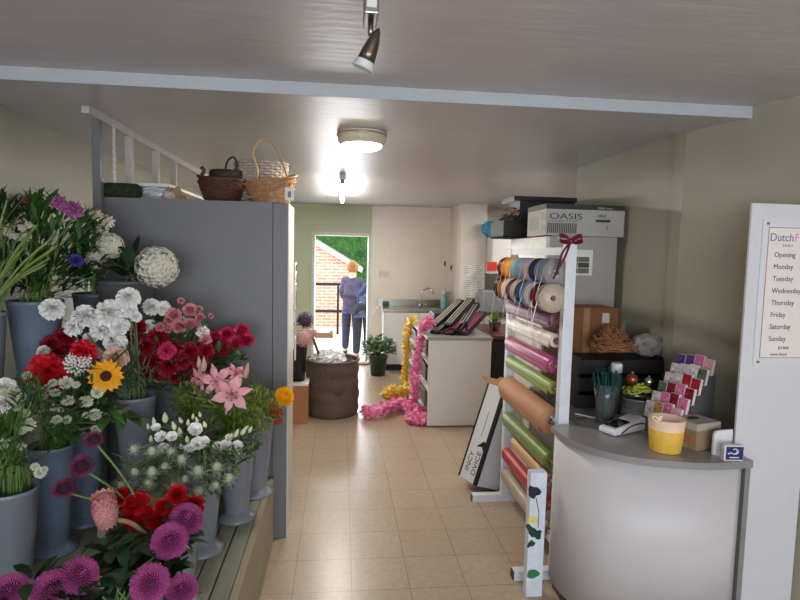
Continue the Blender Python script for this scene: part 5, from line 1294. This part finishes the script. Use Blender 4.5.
def many(k_, pts, Y, rpx, bk, lab, group, vars_=1, **kw):
    L = []
    for i, p in enumerate(pts):
        rp = p[2] if len(p) > 2 else rpx
        k2 = k_+str(i % vars_) if vars_ > 1 else k_
        o = flower(k2, p[0], p[1], (p[3] if len(p) > 3 else Y)+RND.uniform(-.02, .02), rp, bk, lab=lab, group=group, **kw)
        L.append((o, p))
    order_labels(L, lab); return L
def bunch(name, label, bk, blobs, n, m, L, w, droop=.3, stems=14, Ys=None, up=.5, cat='foliage', stemm=None):
    """leafy filler: stems rise out of the bucket and carry leaves through the given (px, py, rx, ry, Y) clouds"""
    mb = MB(); sm = MB(); cen = bk['p']+V((0, 0, bk['h']*.5))
    for i in range(n):
        b = blobs[i % len(blobs)]; Y = b[4]+RND.gauss(0, .06)
        while True:
            u, v = RND.uniform(-1, 1), RND.uniform(-1, 1)
            if u*u+v*v < 1: break
        p = at(b[0]+u*b[2], b[1]+v*b[3], Y=Y)
        d = (p-bk['rim'])*V((1, 1, .4)); d = d.normalized() if d.length > 1e-3 else V((0, 0, 1))
        leaf(mb, p, d*.7+V((RND.gauss(0, .6), RND.gauss(-.2, .6), RND.uniform(-.1, 1)*up*2)), L*RND.uniform(.6, 1.25), w*RND.uniform(.7, 1.2), droop=droop, n=4)
        if i < stems: sm.tube(spline([cen+V((RND.uniform(-.03, .03), RND.uniform(-.03, .03), 0)), bk['rim']+V((RND.uniform(-.05, .05), RND.uniform(-.05, .05), 0)), bk['rim'].lerp(p, .5)+V((0, 0, .04)), p], 5), .003, 5)
    root = thing(name, label, cat, bk['p']+V((0, 0, bk['h']*.5))); root['kind'] = 'stuff'
    sm.build('stems', stemm or stem_g, root); mb.build('leaves', m, root, fix=False); return root
# ------------------------------------------------------------------ arranging the stems
# upper shelf, far left: tall green stems
M_ = BK['M']; mb = MB(); base = M_['p']+V((0, 0, .25))
for i, (x, y) in enumerate(((4, 225), (7, 200), (36, 225), (52, 238), (57, 246), (50, 258), (46, 264), (22, 250))):
    e = at(x, y, Y=2.50+RND.uniform(-.05, .08)); k_ = thing('tall_stem', f'{ORD[i]} of the tall pale green stems fanning from the far left bucket', 'stem', base, 'tall green stems')
    MB().tube(spline([base, M_['rim']+V((.02, 0, -.02)), M_['rim'].lerp(e, .5)+V((.0, 0, .02)), e], 6), [.006]*18+[.003], 6).build('stalk', mat('stem_pale', (112, 136, 72), .45, var=.12), k_)
    lb = MB()
    for q in range(2): leaf(lb, M_['rim'].lerp(e, .45+.3*q), (e-M_['rim']).normalized()+V((RND.gauss(0, .25), RND.gauss(0, .2), .2)), RND.uniform(.1, .2), .014, droop=.2)
    lb.build('leaves', MATS['leaf_bright'], k_, fix=False)
stems_ = [o for o in COL.objects if o.name.startswith('tall_stem')]
order_labels([(o, p) for o, p in zip(stems_, ((4, 0), (7, 0), (36, 0), (52, 0), (57, 0), (50, 0), (46, 0), (22, 0)))], 'tall pale green stems fanning from the far left bucket')
bunch('leafy_stems', 'dark leafy stems filling the far left bucket on the upper shelf', M_, [(8, 212, 14, 14, 2.6), (8, 240, 16, 25, 2.66), (15, 275, 18, 22, 2.66)], 150, leaf_d, .09, .02)
many('stock', [(7, 232, 5), (13, 236, 5), (20, 238, 5), (22, 228, 4), (29, 225, 4), (27, 236, 4)], 2.6, 5, M_, 'muted white stock flowers at the far left', 'muted white stock')
J = BK['J']
bunch('alstroemeria_leaves', 'dense green alstroemeria foliage in the large blue grey bucket', J, [(45, 220, 22, 20, 2.72), (60, 243, 34, 28, 2.75), (45, 275, 26, 24, 2.75), (80, 232, 18, 16, 2.8), (35, 210, 12, 10, 2.7), (85, 265, 16, 22, 2.82)], 400, leaf_g, .085, .019, .25, 26)
bunch('dark_leafy_stems', 'dark green narrow foliage low in the large blue grey bucket', J, [(45, 282, 28, 18, 2.78), (65, 262, 30, 20, 2.8)], 170, leaf_d, .1, .018, .2, 12)
many('als', [(59, 203, 10), (74, 211, 11), (66, 208, 8)], 2.62, 10, J, 'purple alstroemeria heads above the blue grey bucket', 'purple alstroemeria')
flower('alsr', 24, 200, 2.62, 8, J, lab='dark red alstroemeria bud left of the purple heads', face=(.6, -.4, -.2))
flower('iris', 76, 260, 2.62, 6.5, J, lab='small violet blue iris bloom low in the alstroemeria foliage')
K = BK['K']
many('alsc', [(96, 216, 8), (107, 222, 9), (102, 229, 8), (86, 231, 5)], 2.86, 8, K, 'pale yellow alstroemeria heads right of the purple ones', 'pale yellow alstroemeria')
bunch('alstroemeria_leaves', 'green foliage under the pale yellow alstroemeria in the dark bucket', K, [(92, 240, 18, 18, 2.9), (88, 265, 16, 20, 2.92), (78, 280, 14, 14, 2.92)], 170, leaf_g, .09, .02, .3, 12)
many('hyd', [(96, 259, 10), (110, 246, 13)], 2.84, 11, K, 'two small white hydrangea heads left of the large one', 'small white hydrangeas')
L_ = BK['L']
flower('hyd', 157, 267, 2.86, 20.5, L_, lab='large round white hydrangea head against the grey cabinet', face=(.35, -.8, .35), leaves=3, lsize=.12, lm=leaf_d)
bunch('hydrangea_leaves', 'large dark green hydrangea leaves in the wide dark bucket', L_, [(127, 262, 16, 10, 2.9), (120, 270, 18, 8, 2.88)], 34, leaf_d, .1, .055, .3, 6)
# riser: white carnations, crimson, sprays
G = BK['G']
many('carn_w', [(52, 308, 11.5), (85, 315, 13), (110, 312, 14), (101, 325, 11), (119, 326, 10), (115, 341, 11.5), (128, 297, 11.5), (130, 309, 8), (136, 316, 6), (73, 327, 9), (90, 338, 7), (95, 352, 7), (100, 330, 9), (43, 351, 6.5)], 2.58, 11, G, 'white carnations below the upper shelf buckets', 'white carnations', 3, sr=.003, stem=leaf_s, bow=.03)
many('carn_w', [(152, 306, 9), (163, 308, 8), (148, 326, 8), (203, 331, 7)], 2.84, 8, BK['H'], 'white carnations among the pink spray roses', 'white spray carnations', 3)
flower('carn_p0', 115, 357, 2.5, 13, G, lab='single peach cream carnation above the sunflower')
many('carn_c', [(50, 344, 10), (64, 336, 10), (62, 347, 9), (57, 352, 8)], 2.66, 10, BK['F'], 'dark red carnations above the bright red gerbera', 'dark red carnations', 3)
bunch('carnation_leaves', 'thin grey green carnation stems and leaves in the riser bucket', G, [(122, 350, 30, 22, 2.62), (115, 380, 35, 14, 2.62), (140, 375, 14, 14, 2.66)], 150, leaf_s, .1, .009, .3, 22)
Hh = BK['H']
many('carn_c', [(138, 326, 9), (133, 335, 8), (146, 345, 10), (158, 335, 10), (172, 348, 11), (153, 360, 12), (168, 364, 12), (182, 360, 10), (190, 351, 10), (200, 360, 9), (160, 373, 10), (176, 376, 8), (143, 372, 9), (206, 349, 9), (196, 372, 7)], 2.8, 10, Hh, 'crimson carnations massed below the pink spray roses', 'crimson carnations', 3, sr=.003)
flower('carn_h0', 166, 350, 2.7, 9, Hh, lab='bright pink carnation in the middle of the crimson mass')
many('rose_p', [(174, 315, 8), (190, 310, 7.5), (179, 326, 7.5), (190, 324, 7), (169, 321, 5), (199, 309, 4), (200, 317, 5), (198, 325, 4), (160, 327, 5), (168, 330, 4), (206, 339, 6), (181, 301, 4), (211, 316, 3)], 2.8, 7, Hh, 'pink spray roses against the grey cabinet', 'pink spray roses', 2, leaves=2, lsize=.05)
bunch('rose_leaves', 'dark green spray rose leaves among the crimson carnations', Hh, [(180, 330, 28, 16, 2.86), (170, 355, 34, 18, 2.86), (165, 380, 24, 10, 2.84)], 220, leaf_g, .05, .022, .3, 14)
I_ = BK['I']
many('rose_m', [(216, 338, 10), (222, 348, 11), (210, 350, 9), (236, 343, 8), (242, 330, 8), (247, 340, 8), (227, 334, 8), (205, 343, 8)], 2.96, 9, I_, 'magenta roses above the lilies against the grey cabinet', 'magenta roses', 2, leaves=2, lsize=.06)
bunch('rose_leaves', 'green rose leaves under the magenta roses', I_, [(225, 357, 18, 8, 3.0)], 60, leaf_g, .06, .026, .3, 8)
# mixed bucket: gerbera, sunflower, lace
F_ = BK['F']
flower('carn_r0', 48, 371, 2.42, 20, F_, lab='large bright red gerbera like bloom in front of the blue grey bucket', sr=.005)
flower('carn_r1', 84, 351, 2.46, 13, F_, lab='tilted bright red carnation between the gerbera and the sunflower', face=(.7, -.55, .45), sr=.004)
flower('sun', 106, 376, 2.37, 18, F_, lab='golden sunflower below the peach carnation', face=(.25, -.9, .18), sr=.006, leaves=3, lsize=.14)
flower('lace', 78, 363, 2.43, 13, F_, lab='domed white lace flower head beside the red gerbera')
bunch('broad_leaves', 'broad green leaves hanging below the sunflower', F_, [(86, 408, 14, 14, 2.46), (112, 416, 10, 12, 2.44), (75, 420, 10, 14, 2.44)], 12, leaf_g, .17, .05, .5, 8)
bunch('mixed_leaves', 'fine green foliage under the red gerbera and sunflower', F_, [(82, 385, 24, 16, 2.46), (60, 395, 30, 14, 2.46), (100, 400, 16, 16, 2.46)], 190, leaf_g, .06, .014, .3, 18)
# astrantias
D_b, E_b = BK['D'], BK['E']
apts = [(27, 376, 6), (33, 390, 6.5), (46, 389, 6), (55, 393, 6), (66, 383, 8), (76, 385, 5), (68, 401, 7.5), (86, 402, 8), (97, 393, 7), (38, 408, 7), (54, 408, 5), (57, 420, 6), (67, 420, 6), (95, 415, 7.5), (86, 415, 4), (96, 430, 6), (30, 387, 6), (44, 397, 5), (53, 383, 5), (60, 410, 4)]
many('ast', apts, 2.34, 6, D_b, 'white astrantia heads over the blue bucket', 'white astrantias right', 3, sr=.0018, bow=.02)
many('ast', [(15, 393, 7), (24, 414, 7), (17, 408, 5.5), (28, 425, 8.5), (21, 431, 6), (6, 444, 8), (14, 440, 5), (22, 447, 5), (4, 392, 6), (40, 473, 7), (35, 467, 5), (44, 470, 4.5)], 2.12, 6, E_b, 'pale astrantia heads at the left picture edge', 'white astrantias left', 3, sr=.0018, bow=.02)
many('carn_w', [(3, 388, 12), (14, 396, 10), (4, 403, 10)], 2.15, 10, E_b, 'large white carnations at the left picture edge above the astrantias', 'white carnations at left', 3)
bunch('astrantia_leaves', 'thin green astrantia stems and leaves over the blue grey bucket', D_b, [(60, 415, 34, 16, 2.38), (50, 400, 34, 12, 2.38), (80, 425, 18, 12, 2.38), (62, 435, 16, 10, 2.4)], 170, leaf_g, .07, .011, .4, 30)
bunch('astrantia_leaves', 'thin green stems and leaves over the pale grey bucket at left', E_b, [(18, 420, 22, 22, 2.16), (12, 455, 16, 18, 2.16), (28, 400, 18, 14, 2.18), (10, 435, 14, 14, 2.14)], 230, leaf_g, .09, .012, .4, 34)
# alliums, protea
N_, O_, P__ = BK['N'], BK['O'], BK['P']
many('allium', [(94, 439, 9.5), (82, 466, 12), (64, 488, 11.5)], 1.98, 11, N_, 'dark purple drumstick alliums left of the protea', 'drumstick alliums', sr=.004)
flower('prot', 105, 510, 1.86, 19, N_, lab='large scaly pink protea head beside the red roses', face=(-.22, -.22, 1), sr=.008, stem=mat('protea_stem', (150, 116, 86), .6))
many('rose_d', [(135, 503, 14), (146, 516, 13), (163, 506, 10), (177, 494, 10.5), (193, 505, 11.5), (122, 496, 10), (133, 520, 10), (158, 520, 12), (182, 510, 10), (171, 514, 9)], 2.0, 12, N_, 'deep red roses behind the purple asters', 'deep red roses', 2, leaves=2, lsize=.07, lm=leaf_d)
bunch('rose_leaves', 'large dark green leaves around the red roses and protea', N_, [(140, 548, 24, 16, 1.92), (118, 560, 18, 16, 1.9), (182, 540, 8, 10, 1.98), (160, 560, 26, 16, 1.92), (150, 530, 26, 10, 2.0)], 95, leaf_d, .085, .042, .5, 12, up=.3)
many('aster', [(186, 520, 17, 1.86), (170, 541, 18, 1.8), (150, 583, 19, 1.68), (182, 590, 16, 1.7)], 1.84, 18, N_, 'purple asters right of the protea', 'purple asters right', sr=.004, leaves=4, lsize=.08, lm=leaf_d)
many('aster', [(79, 576, 18.5), (52, 590, 19), (10, 591, 17)], 1.66, 18, P__, 'purple asters at the bottom left', 'purple asters left', sr=.004, leaves=4, lsize=.08, lm=leaf_d)
bunch('aster_leaves', 'dark green aster leaves in the short bucket at the front', O_, [(105, 590, 26, 14, 1.76), (128, 592, 24, 12, 1.78), (160, 570, 20, 14, 1.84), (120, 568, 22, 14, 1.82)], 90, leaf_d, .08, .038, .5, 8, up=.3)
bunch('aster_leaves', 'grey green leaves low in the front left corner of the bench', P__, [(40, 582, 24, 6, 1.76), (30, 598, 34, 6, 1.7), (95, 578, 18, 12, 1.78), (70, 600, 30, 6, 1.7)], 70, leaf_d, .08, .032, .5, 8, up=.3)
# thistles and lisianthus
A_b = BK['A']
many('this', [(152, 451, 9.6), (171, 451, 8.4), (134, 449, 8.4), (182, 459, 9.6), (198, 471, 11.4), (217, 467, 10.2), (229, 478, 9.6), (152, 472, 10.8), (148, 484, 10.8), (135, 472, 8.4), (198, 492, 12.0), (174, 487, 10.8), (122, 485, 8.4), (215, 485, 8.4), (165, 466, 8.4), (185, 479, 7.2)], 2.16, 8, A_b, 'silvery thistle heads under the white lisianthus', 'silvery thistles', 2, sr=.002, stem=leaf_s, bow=.02)
bunch('thistle_leaves', 'spiky grey green thistle stems and leaves', A_b, [(160, 460, 36, 18, 2.26), (190, 480, 38, 18, 2.26), (215, 475, 22, 18, 2.26), (150, 480, 28, 14, 2.24), (185, 460, 34, 10, 2.28)], 420, leaf_s, .06, .009, .15, 34, up=.4)
many('lis', [(161, 437, 7.5), (172, 437, 7), (163, 449, 7.5), (195, 430, 9), (198, 444, 9), (190, 448, 8), (156, 428, 6), (204, 442, 7)], 2.22, 8, A_b, 'white lisianthus blooms in the left spray', 'white lisianthus left', 2, sr=.002)
many('lisbud', [(165, 419, 7), (154, 422, 5), (180, 433, 6.5), (188, 423, 4.5), (197, 421, 4.5), (205, 425, 5), (200, 415, 4), (174, 427, 6), (181, 447, 5), (187, 440, 5), (193, 417, 4), (148, 427, 4), (151, 440, 5), (181, 421, 4.5)], 2.24, 5, A_b, 'pale green lisianthus buds above the white blooms', 'lisianthus buds', face=(0, -.2, 1), sr=.0016)
many('lis', [(218, 448, 8), (226, 446, 8), (237, 447, 8), (234, 453, 7), (229, 438, 5)], 2.34, 8, A_b, 'white lisianthus blooms in the right spray', 'white lisianthus right', 2, sr=.002)
many('lisbud', [(236, 434, 6), (243, 432, 6), (250, 430, 5), (246, 428, 4), (230, 437, 5)], 2.36, 5, A_b, 'long green buds above the right lisianthus spray', 'lisianthus buds right', face=(.5, -.1, .8), sr=.0016)
bunch('lisianthus_leaves', 'green lisianthus leaves over the edge of the near bucket', A_b, [(215, 458, 24, 10, 2.32), (240, 455, 14, 12, 2.36), (180, 440, 30, 10, 2.28)], 70, leaf_g, .08, .02, .3, 10)
# lilies, filler, yellow chrysanthemum
Bb, Cb = BK['B'], BK['C']
flower('lily', 217, 381, 2.6, 15, Bb, lab='upper pink lily bloom against the grey cabinet', face=(.1, -1, .25), sr=.004)
flower('lily2', 232, 394, 2.54, 18, Bb, lab='largest pink lily bloom, lowest of the spray', face=(.2, -1, -.1), sr=.004)
flower('lily', 198, 379, 2.62, 13, Bb, lab='left pink lily bloom of the spray', face=(-.7, -.7, .2), sr=.004)
flower('lily', 236, 374, 2.68, 11, Bb, lab='small half open pink lily bloom behind the others', face=(.5, -.6, .6), sr=.004)
many('lilybud', [(204, 366, 9), (246, 372, 10), (199, 364, 8), (199, 394, 8)], 2.64, 9, Bb, 'slender lily buds around the pink lily spray', 'lily buds', face=(.1, -.1, 1), sr=.003)
bunch('filler_foliage', 'fluffy yellow green filler foliage under the pink lilies', Bb, [(230, 415, 34, 18, 2.62), (205, 408, 28, 18, 2.6), (255, 408, 24, 20, 2.72), (190, 400, 16, 16, 2.58), (245, 430, 24, 10, 2.66)], 1100, leaf_b, .035, .008, .2, 40, up=.6)
bunch('filler_foliage', 'dark fine foliage behind the white lisianthus', Bb, [(190, 405, 18, 18, 2.62), (220, 430, 30, 12, 2.6), (235, 440, 24, 10, 2.58)], 300, leaf_g, .05, .011, .2, 18, up=.5)
bunch('filler_foliage', 'yellow green filler foliage around the yellow chrysanthemum', Cb, [(262, 410, 16, 22, 2.86), (250, 400, 18, 18, 2.86), (272, 412, 8, 12, 2.86)], 420, leaf_b, .035, .008, .2, 20, up=.6)
flower('chrys', 284, 397, 2.84, 10.5, Cb, lab='yellow chrysanthemum at the right end of the flower bench', face=(.6, -.6, .4), sr=.004, leaves=4, lsize=.06, lm=leaf_d)
many('orange', [(276, 413, 8), (271, 405, 6), (278, 421, 5)], 2.86, 7, Cb, 'orange red flower heads below the yellow chrysanthemum', 'orange red flowers')
# black bucket behind the cabinet: purple head and a pink one
bq = dict(p=V(BBK), h=.35, rt=.1, rim=V((BBK[0], BBK[1], BBK[2]+.35)))
kind('hydp', [('bloom', bm_('hyd_purple', lambda: m_hydrangea(2, 90), P_('mauve', (92, 70, 104), var=.25)))], 'hydrangea', 'hydrangea'); kind('hydk', [('bloom', bm_('hyd_pink', lambda: m_hydrangea(3, 100), P_('blush', (222, 178, 172), var=.1)))], 'hydrangea', 'hydrangea')
flower('hydp', 305, 320, 5.62, 9, bq, lab='purple hydrangea head in the black bucket behind the cabinet', face=(.3, -.6, .7), leaves=6, lsize=.13, lm=leaf_d, sr=.006)
flower('hydk', 304, 338, 5.5, 10, bq, lab='blush pink hydrangea head hanging over the black bucket', face=(.4, -.8, .2), sr=.006)
flower('hydk', 311, 333, 5.56, 7, bq, lab='smaller blush pink hydrangea right of the larger pink one', face=(.6, -.7, .3), sr=.006)
# ------------------------------------------------------------------ people in the yard, seen from behind
def skin(name, J, E_, m, parent, root, sub=2, Minv=None):
    """one continuous skinned surface over a skeleton: J joint -> (point, radius x, radius y)"""
    ks = list(J); me = bpy.data.meshes.new(name)
    me.from_pydata([tuple(Minv @ V(J[k][0])) for k in ks], [(ks.index(a), ks.index(b)) for a, b in E_], [])
    o = bpy.data.objects.new(name, me); COL.objects.link(o)
    md = o.modifiers.new('s', 'SKIN'); md.use_smooth_shade = True
    for i, k in enumerate(ks):
        sv = me.skin_vertices[0].data[i]; r = J[k][1:]; sv.radius = (r[0], r[-1]); sv.use_root = (k == root)
    ss = o.modifiers.new('u', 'SUBSURF'); ss.levels = sub; ss.render_levels = sub
    bpy.context.view_layer.update()
    m2 = bpy.data.meshes.new_from_object(o.evaluated_get(bpy.context.evaluated_depsgraph_get()))
    bpy.data.objects.remove(o)
    m2.materials.clear(); m2.materials.append(m)
    for p in m2.polygons: p.use_smooth = True
    return link(name, m2, parent)
skinm = mat('skin', (226, 180, 156), .5, var=.04)
def person(label, x, y, gz, H_, jac, jac2, trs, hairc, lean=0.0, side=0.0, turn=0.0, bun=True, armf=.25):
    k = H_/1.65; base = V((x, y, gz)); t = thing('person', label, 'person', base)
    Mi = root_inv(t); R_ = Matrix.Rotation(turn, 4, 'Z')
    def Pt(px, py, pz):   # body space: x right, y forward (away from the viewer), z up; the torso bends at the hip
        hz = .86
        v = V((px, py, pz))
        if pz > hz:
            v = V((px, py, pz-hz)); v = Matrix.Rotation(-lean, 4, 'X') @ v; v = Matrix.Rotation(side, 4, 'Y') @ v; v.z += hz
        return base + (R_ @ v)*k
    hd = [('pel', (0, 0, .9), .13, .1), ('wai', (0, .0, 1.04), .115, .085), ('che', (0, .01, 1.22), .135, .1), ('sho', (0, 0, 1.34), .1, .08), ('nek', (0, .01, 1.42), .05), ('jaw', (0, .035, 1.49), .06, .065), ('hea', (0, .03, 1.555), .078, .092), ('cro', (0, .015, 1.61), .06, .07)]
    J = {n: (Pt(*p), *[r_*k for r_ in r]) for n, p, *r in hd}
    E_ = [('pel', 'wai'), ('wai', 'che'), ('che', 'sho'), ('sho', 'nek'), ('nek', 'jaw'), ('jaw', 'hea'), ('hea', 'cro')]
    arm = {}
    for s_, n in ((-1, 'l'), (1, 'r')):
        pts = [('sh', (s_*.145, 0, 1.33), .054), ('el', (s_*.185, .05, 1.08), .045), ('wr', (s_*.15, armf, 1.0), .03), ('ha', (s_*.12, armf+.07, 1.0), .03, .02)]
        prev = 'sho'
        for nm, p, *r in pts: J[nm+n] = (Pt(*p), *[q*k for q in r]); E_.append((prev, nm+n)); prev = nm+n
        h = V((s_*.12, armf+.07, 1.0))
        for q in range(4):
            a = h+V(((q-1.5)*.018, .05, .0)); b_ = a+V((0, .03, -.025)); J[f'f{q}{n}'] = (Pt(*a), .009*k); J[f'g{q}{n}'] = (Pt(*b_), .008*k); E_ += [('ha'+n, f'f{q}{n}'), (f'f{q}{n}', f'g{q}{n}')]
        a = h+V((-s_*.035, .02, .01)); J['th'+n] = (Pt(*a), .01*k); E_.append(('ha'+n, 'th'+n))
        for nm, p, *r in (('hp', (s_*.085, 0, .84), .09), ('kn', (s_*.095, .02, .46), .058), ('an', (s_*.1, -.02, .08), .038), ('to', (s_*.11, .1, .035), .035, .028)):
            J[nm+n] = (Pt(*p), *[q*k for q in r]); E_.append(({'hp': 'pel', 'kn': 'hp'+n, 'an': 'kn'+n, 'to': 'an'+n}[nm], nm+n))
    skin('body', J, E_, skinm, t, 'pel', 2, Mi)
    g = lambda n, e, e2=None: (J[n][0], J[n][1]+e*k, (J[n][-1])+(e2 if e2 is not None else e)*k)
    JJ = {n: g(n, .04) for n in ('pel', 'wai', 'che', 'sho')}; JJ['nk'] = (J['sho'][0].lerp(J['nek'][0], .7), .062*k, .062*k); JJ['hem'] = (J['pel'][0]-V((0, 0, .09*k)), .165*k, .13*k)
    EE = [('pel', 'wai'), ('wai', 'che'), ('che', 'sho'), ('sho', 'nk'), ('hem', 'pel')]
    for n in 'lr':
        for q in ('sh', 'el', 'wr'): JJ[q+n] = g(q+n, .02)
        EE += [('sho', 'sh'+n), ('sh'+n, 'el'+n), ('el'+n, 'wr'+n)]
    skin('jacket', JJ, EE, jac, t, 'pel', 2, Mi)
    if jac2: skin('scarf', {'a': (JJ['nk'][0], .075*k, .08*k), 'b': (JJ['nk'][0]+V((0, -.0, .035*k)), .07*k, .075*k)}, [('a', 'b')], jac2, t, 'a', 2, Mi)
    JT = {'pel': (J['pel'][0]-V((0, 0, .02*k)), .155*k, .125*k), 'top': (J['pel'][0].lerp(J['wai'][0], .75), .145*k, .115*k)}; ET = [('top', 'pel')]
    for n in 'lr':
        for q, e in (('hp', .016), ('kn', .022), ('an', .026)): JT[q+n] = g(q+n, e)
        ET += [('pel', 'hp'+n), ('hp'+n, 'kn'+n), ('kn'+n, 'an'+n)]
    skin('trousers', JT, ET, trs, t, 'pel', 2, Mi)
    for n in 'lr':
        a, b_ = J['an'+n][0], J['to'+n][0]
        skin('shoe', {'h': (V((a.x, a.y, gz+.045*k)), .045*k), 'm': (V(((a.x+b_.x)/2, (a.y+b_.y)/2, gz+.042*k)), .046*k, .04*k), 't': (V((b_.x, b_.y, gz+.038*k))+(R_ @ V((0, .05*k, 0))), .042*k, .032*k)}, [('h', 'm'), ('m', 't')], mat('shoe', (48, 44, 50), .6), t, 'h', 2, Mi)
    hc = J['hea'][0]; hu = (J['cro'][0]-J['jaw'][0]).normalized(); fw = (R_ @ (Matrix.Rotation(side, 3, 'Y') @ (Matrix.Rotation(-lean, 3, 'X') @ V((0, 1, 0))))).normalized() if True else V((0, 1, 0)); rt = fw.cross(hu)
    # face on the far side, ears at the sides
    for s_ in (-1, 1):
        mb = MB(); mb.sphere(hc+rt*s_*.088*k-hu*.02*k, .02*k, 8, 6, sc=(.6, 1, 1.4)); mb.build('ear', skinm, t)
        mb = MB(); mb.sphere(hc+fw*.088*k+rt*s_*.032*k-hu*.005*k, .012*k, 8, 6); mb.build('eye', mat('eye', (60, 50, 50), .2), t)
    mb = MB(); mb.sphere(hc+fw*.1*k-hu*.03*k, .016*k, 8, 6, sc=(.8, 1, 1.5)); mb.build('nose', skinm, t)
    mb = MB(); mb.sphere(hc+fw*.085*k-hu*.068*k, .02*k, 8, 6, sc=(1.3, .5, .4)); mb.build('mouth', mat('lips', (180, 100, 96), .5), t)
    mb = MB(); R3 = random.Random(4)
    M = Matrix.Translation(hc-fw*.014*k+hu*.018*k)
    n0 = len(mb.v); mb.sphere((0, 0, 0), .108*k, 22, 16)
    for i in range(n0, len(mb.v)):
        p = mb.v[i]; d = p.dot(fw); p = p*(1+.07*noise.noise(p*40)); 
        if d > .045*k and p.dot(hu) < .05*k: p = p-fw*(d-.045*k)
        mb.v[i] = M @ p
    mb.build('hair', hairc, t)
    if bun:
        mb = MB(); crumple(mb, hc-fw*.085*k+hu*.075*k, .062*k, (1, 1, 1), 3, .12, 5, 16, 10); mb.build('hair_bun', hairc, t)
    return t
GZ = -.1
ginger = mat('hair_ginger', (170, 112, 66), .6, var=.2, scale=60); brownh = mat('hair_brown', (90, 66, 50), .6, var=.2, scale=60)
lil = mat('jacket_lilac', (104, 94, 122), .8, c2=(62, 58, 84), scale=9); navy_j = mat('jacket_navy', (70, 80, 112), .8, var=.1); jean = mat('jeans', (56, 62, 90), .85, var=.12); dkt = mat('trousers_dark', (48, 48, 60), .85, var=.1)
pa = at(353, 354, Z=GZ)
ht = 1.68-(263-253)/555*pa.y-GZ
person('person seen from behind in lilac patterned jacket and jeans, ginger hair in a bun', pa.x-.04, pa.y, GZ, min(1.62, ht+.05), lil, mat('scarf_dark', (70, 56, 72), .8), jean, ginger, lean=.12, turn=-.15)
pb = at(366, 359, Z=GZ)
person('person in navy blue top and dark trousers bending over beside the doorway', pb.x-.07, pb.y, GZ, 1.6, navy_j, None, dkt, brownh, lean=.35, side=.5, turn=-.2, bun=False, armf=.3)

# ------------------------------------------------------------------ camera, daylight, lamps
cd = bpy.data.cameras.new('camera'); cam = bpy.data.objects.new('camera', cd); COL.objects.link(cam)
cd.sensor_fit = 'HORIZONTAL'; cd.sensor_width = 36; cd.lens = FPX/800*36; cd.clip_start = .05; cd.clip_end = 100
Mc = Matrix((RT, UP, -FW)).transposed().to_4x4(); Mc.translation = CAM; cam.matrix_world = Mc
SC.camera = cam
w = bpy.data.worlds.new('sky'); SC.world = w; w.use_nodes = True
nt = w.node_tree; bg = nt.nodes['Background']
bg.inputs['Color'].default_value = (.86, .93, 1.0, 1); bg.inputs['Strength'].default_value = 3.6
def area(name, loc, d, sx, sy, power, col, spread=PI):
    l = bpy.data.lights.new(name, 'AREA'); l.shape = 'RECTANGLE'; l.size = sx; l.size_y = sy; l.energy = power; l.color = col; l.spread = spread
    o = bpy.data.objects.new(name, l); COL.objects.link(o); o.location = loc; o.rotation_euler = V(d).to_track_quat('-Z', 'Y').to_euler(); return o
area('window_daylight', ((WX0+WX1)/2, YF-.02, (WZ0+WZ1)/2), (0, 1, .1), WX1-WX0-.2, WZ1-WZ0-.1, 68, (.90, .95, 1.0))
area('doorway_daylight', (0, YB+.3, 1.0), (0, -1, -.15), .75, 1.8, 26, (.95, .97, 1.0))
area('tube_light', (0, 6.2, ZC-.092), (0, 0, -1), .04, 1.9, 24, (1.0, .95, .86))
def point(name, loc, power, col, r):
    l = bpy.data.lights.new(name, 'POINT'); l.energy = power; l.color = col; l.shadow_soft_size = r
    o = bpy.data.objects.new(name, l); COL.objects.link(o); o.location = loc
area('drum_light', (RLX, RLY, ZC-.13), (0, 0, -1), .2, .2, 16, (1.0, .93, .8))
area('kitchen_fill', (2.6, 6.2, ZC-.02), (0, 0, -1), .2, 1.4, 30, (1.0, .95, .86))  # fill light brightening the kitchen end; no lamp fitting is built there
vs_ = SC.view_settings; SC.display_settings.display_device = 'sRGB'
vs_.view_transform = 'Standard'; vs_.look = 'None'; vs_.gamma = 1; vs_.use_curve_mapping = False; vs_.exposure = 0.07
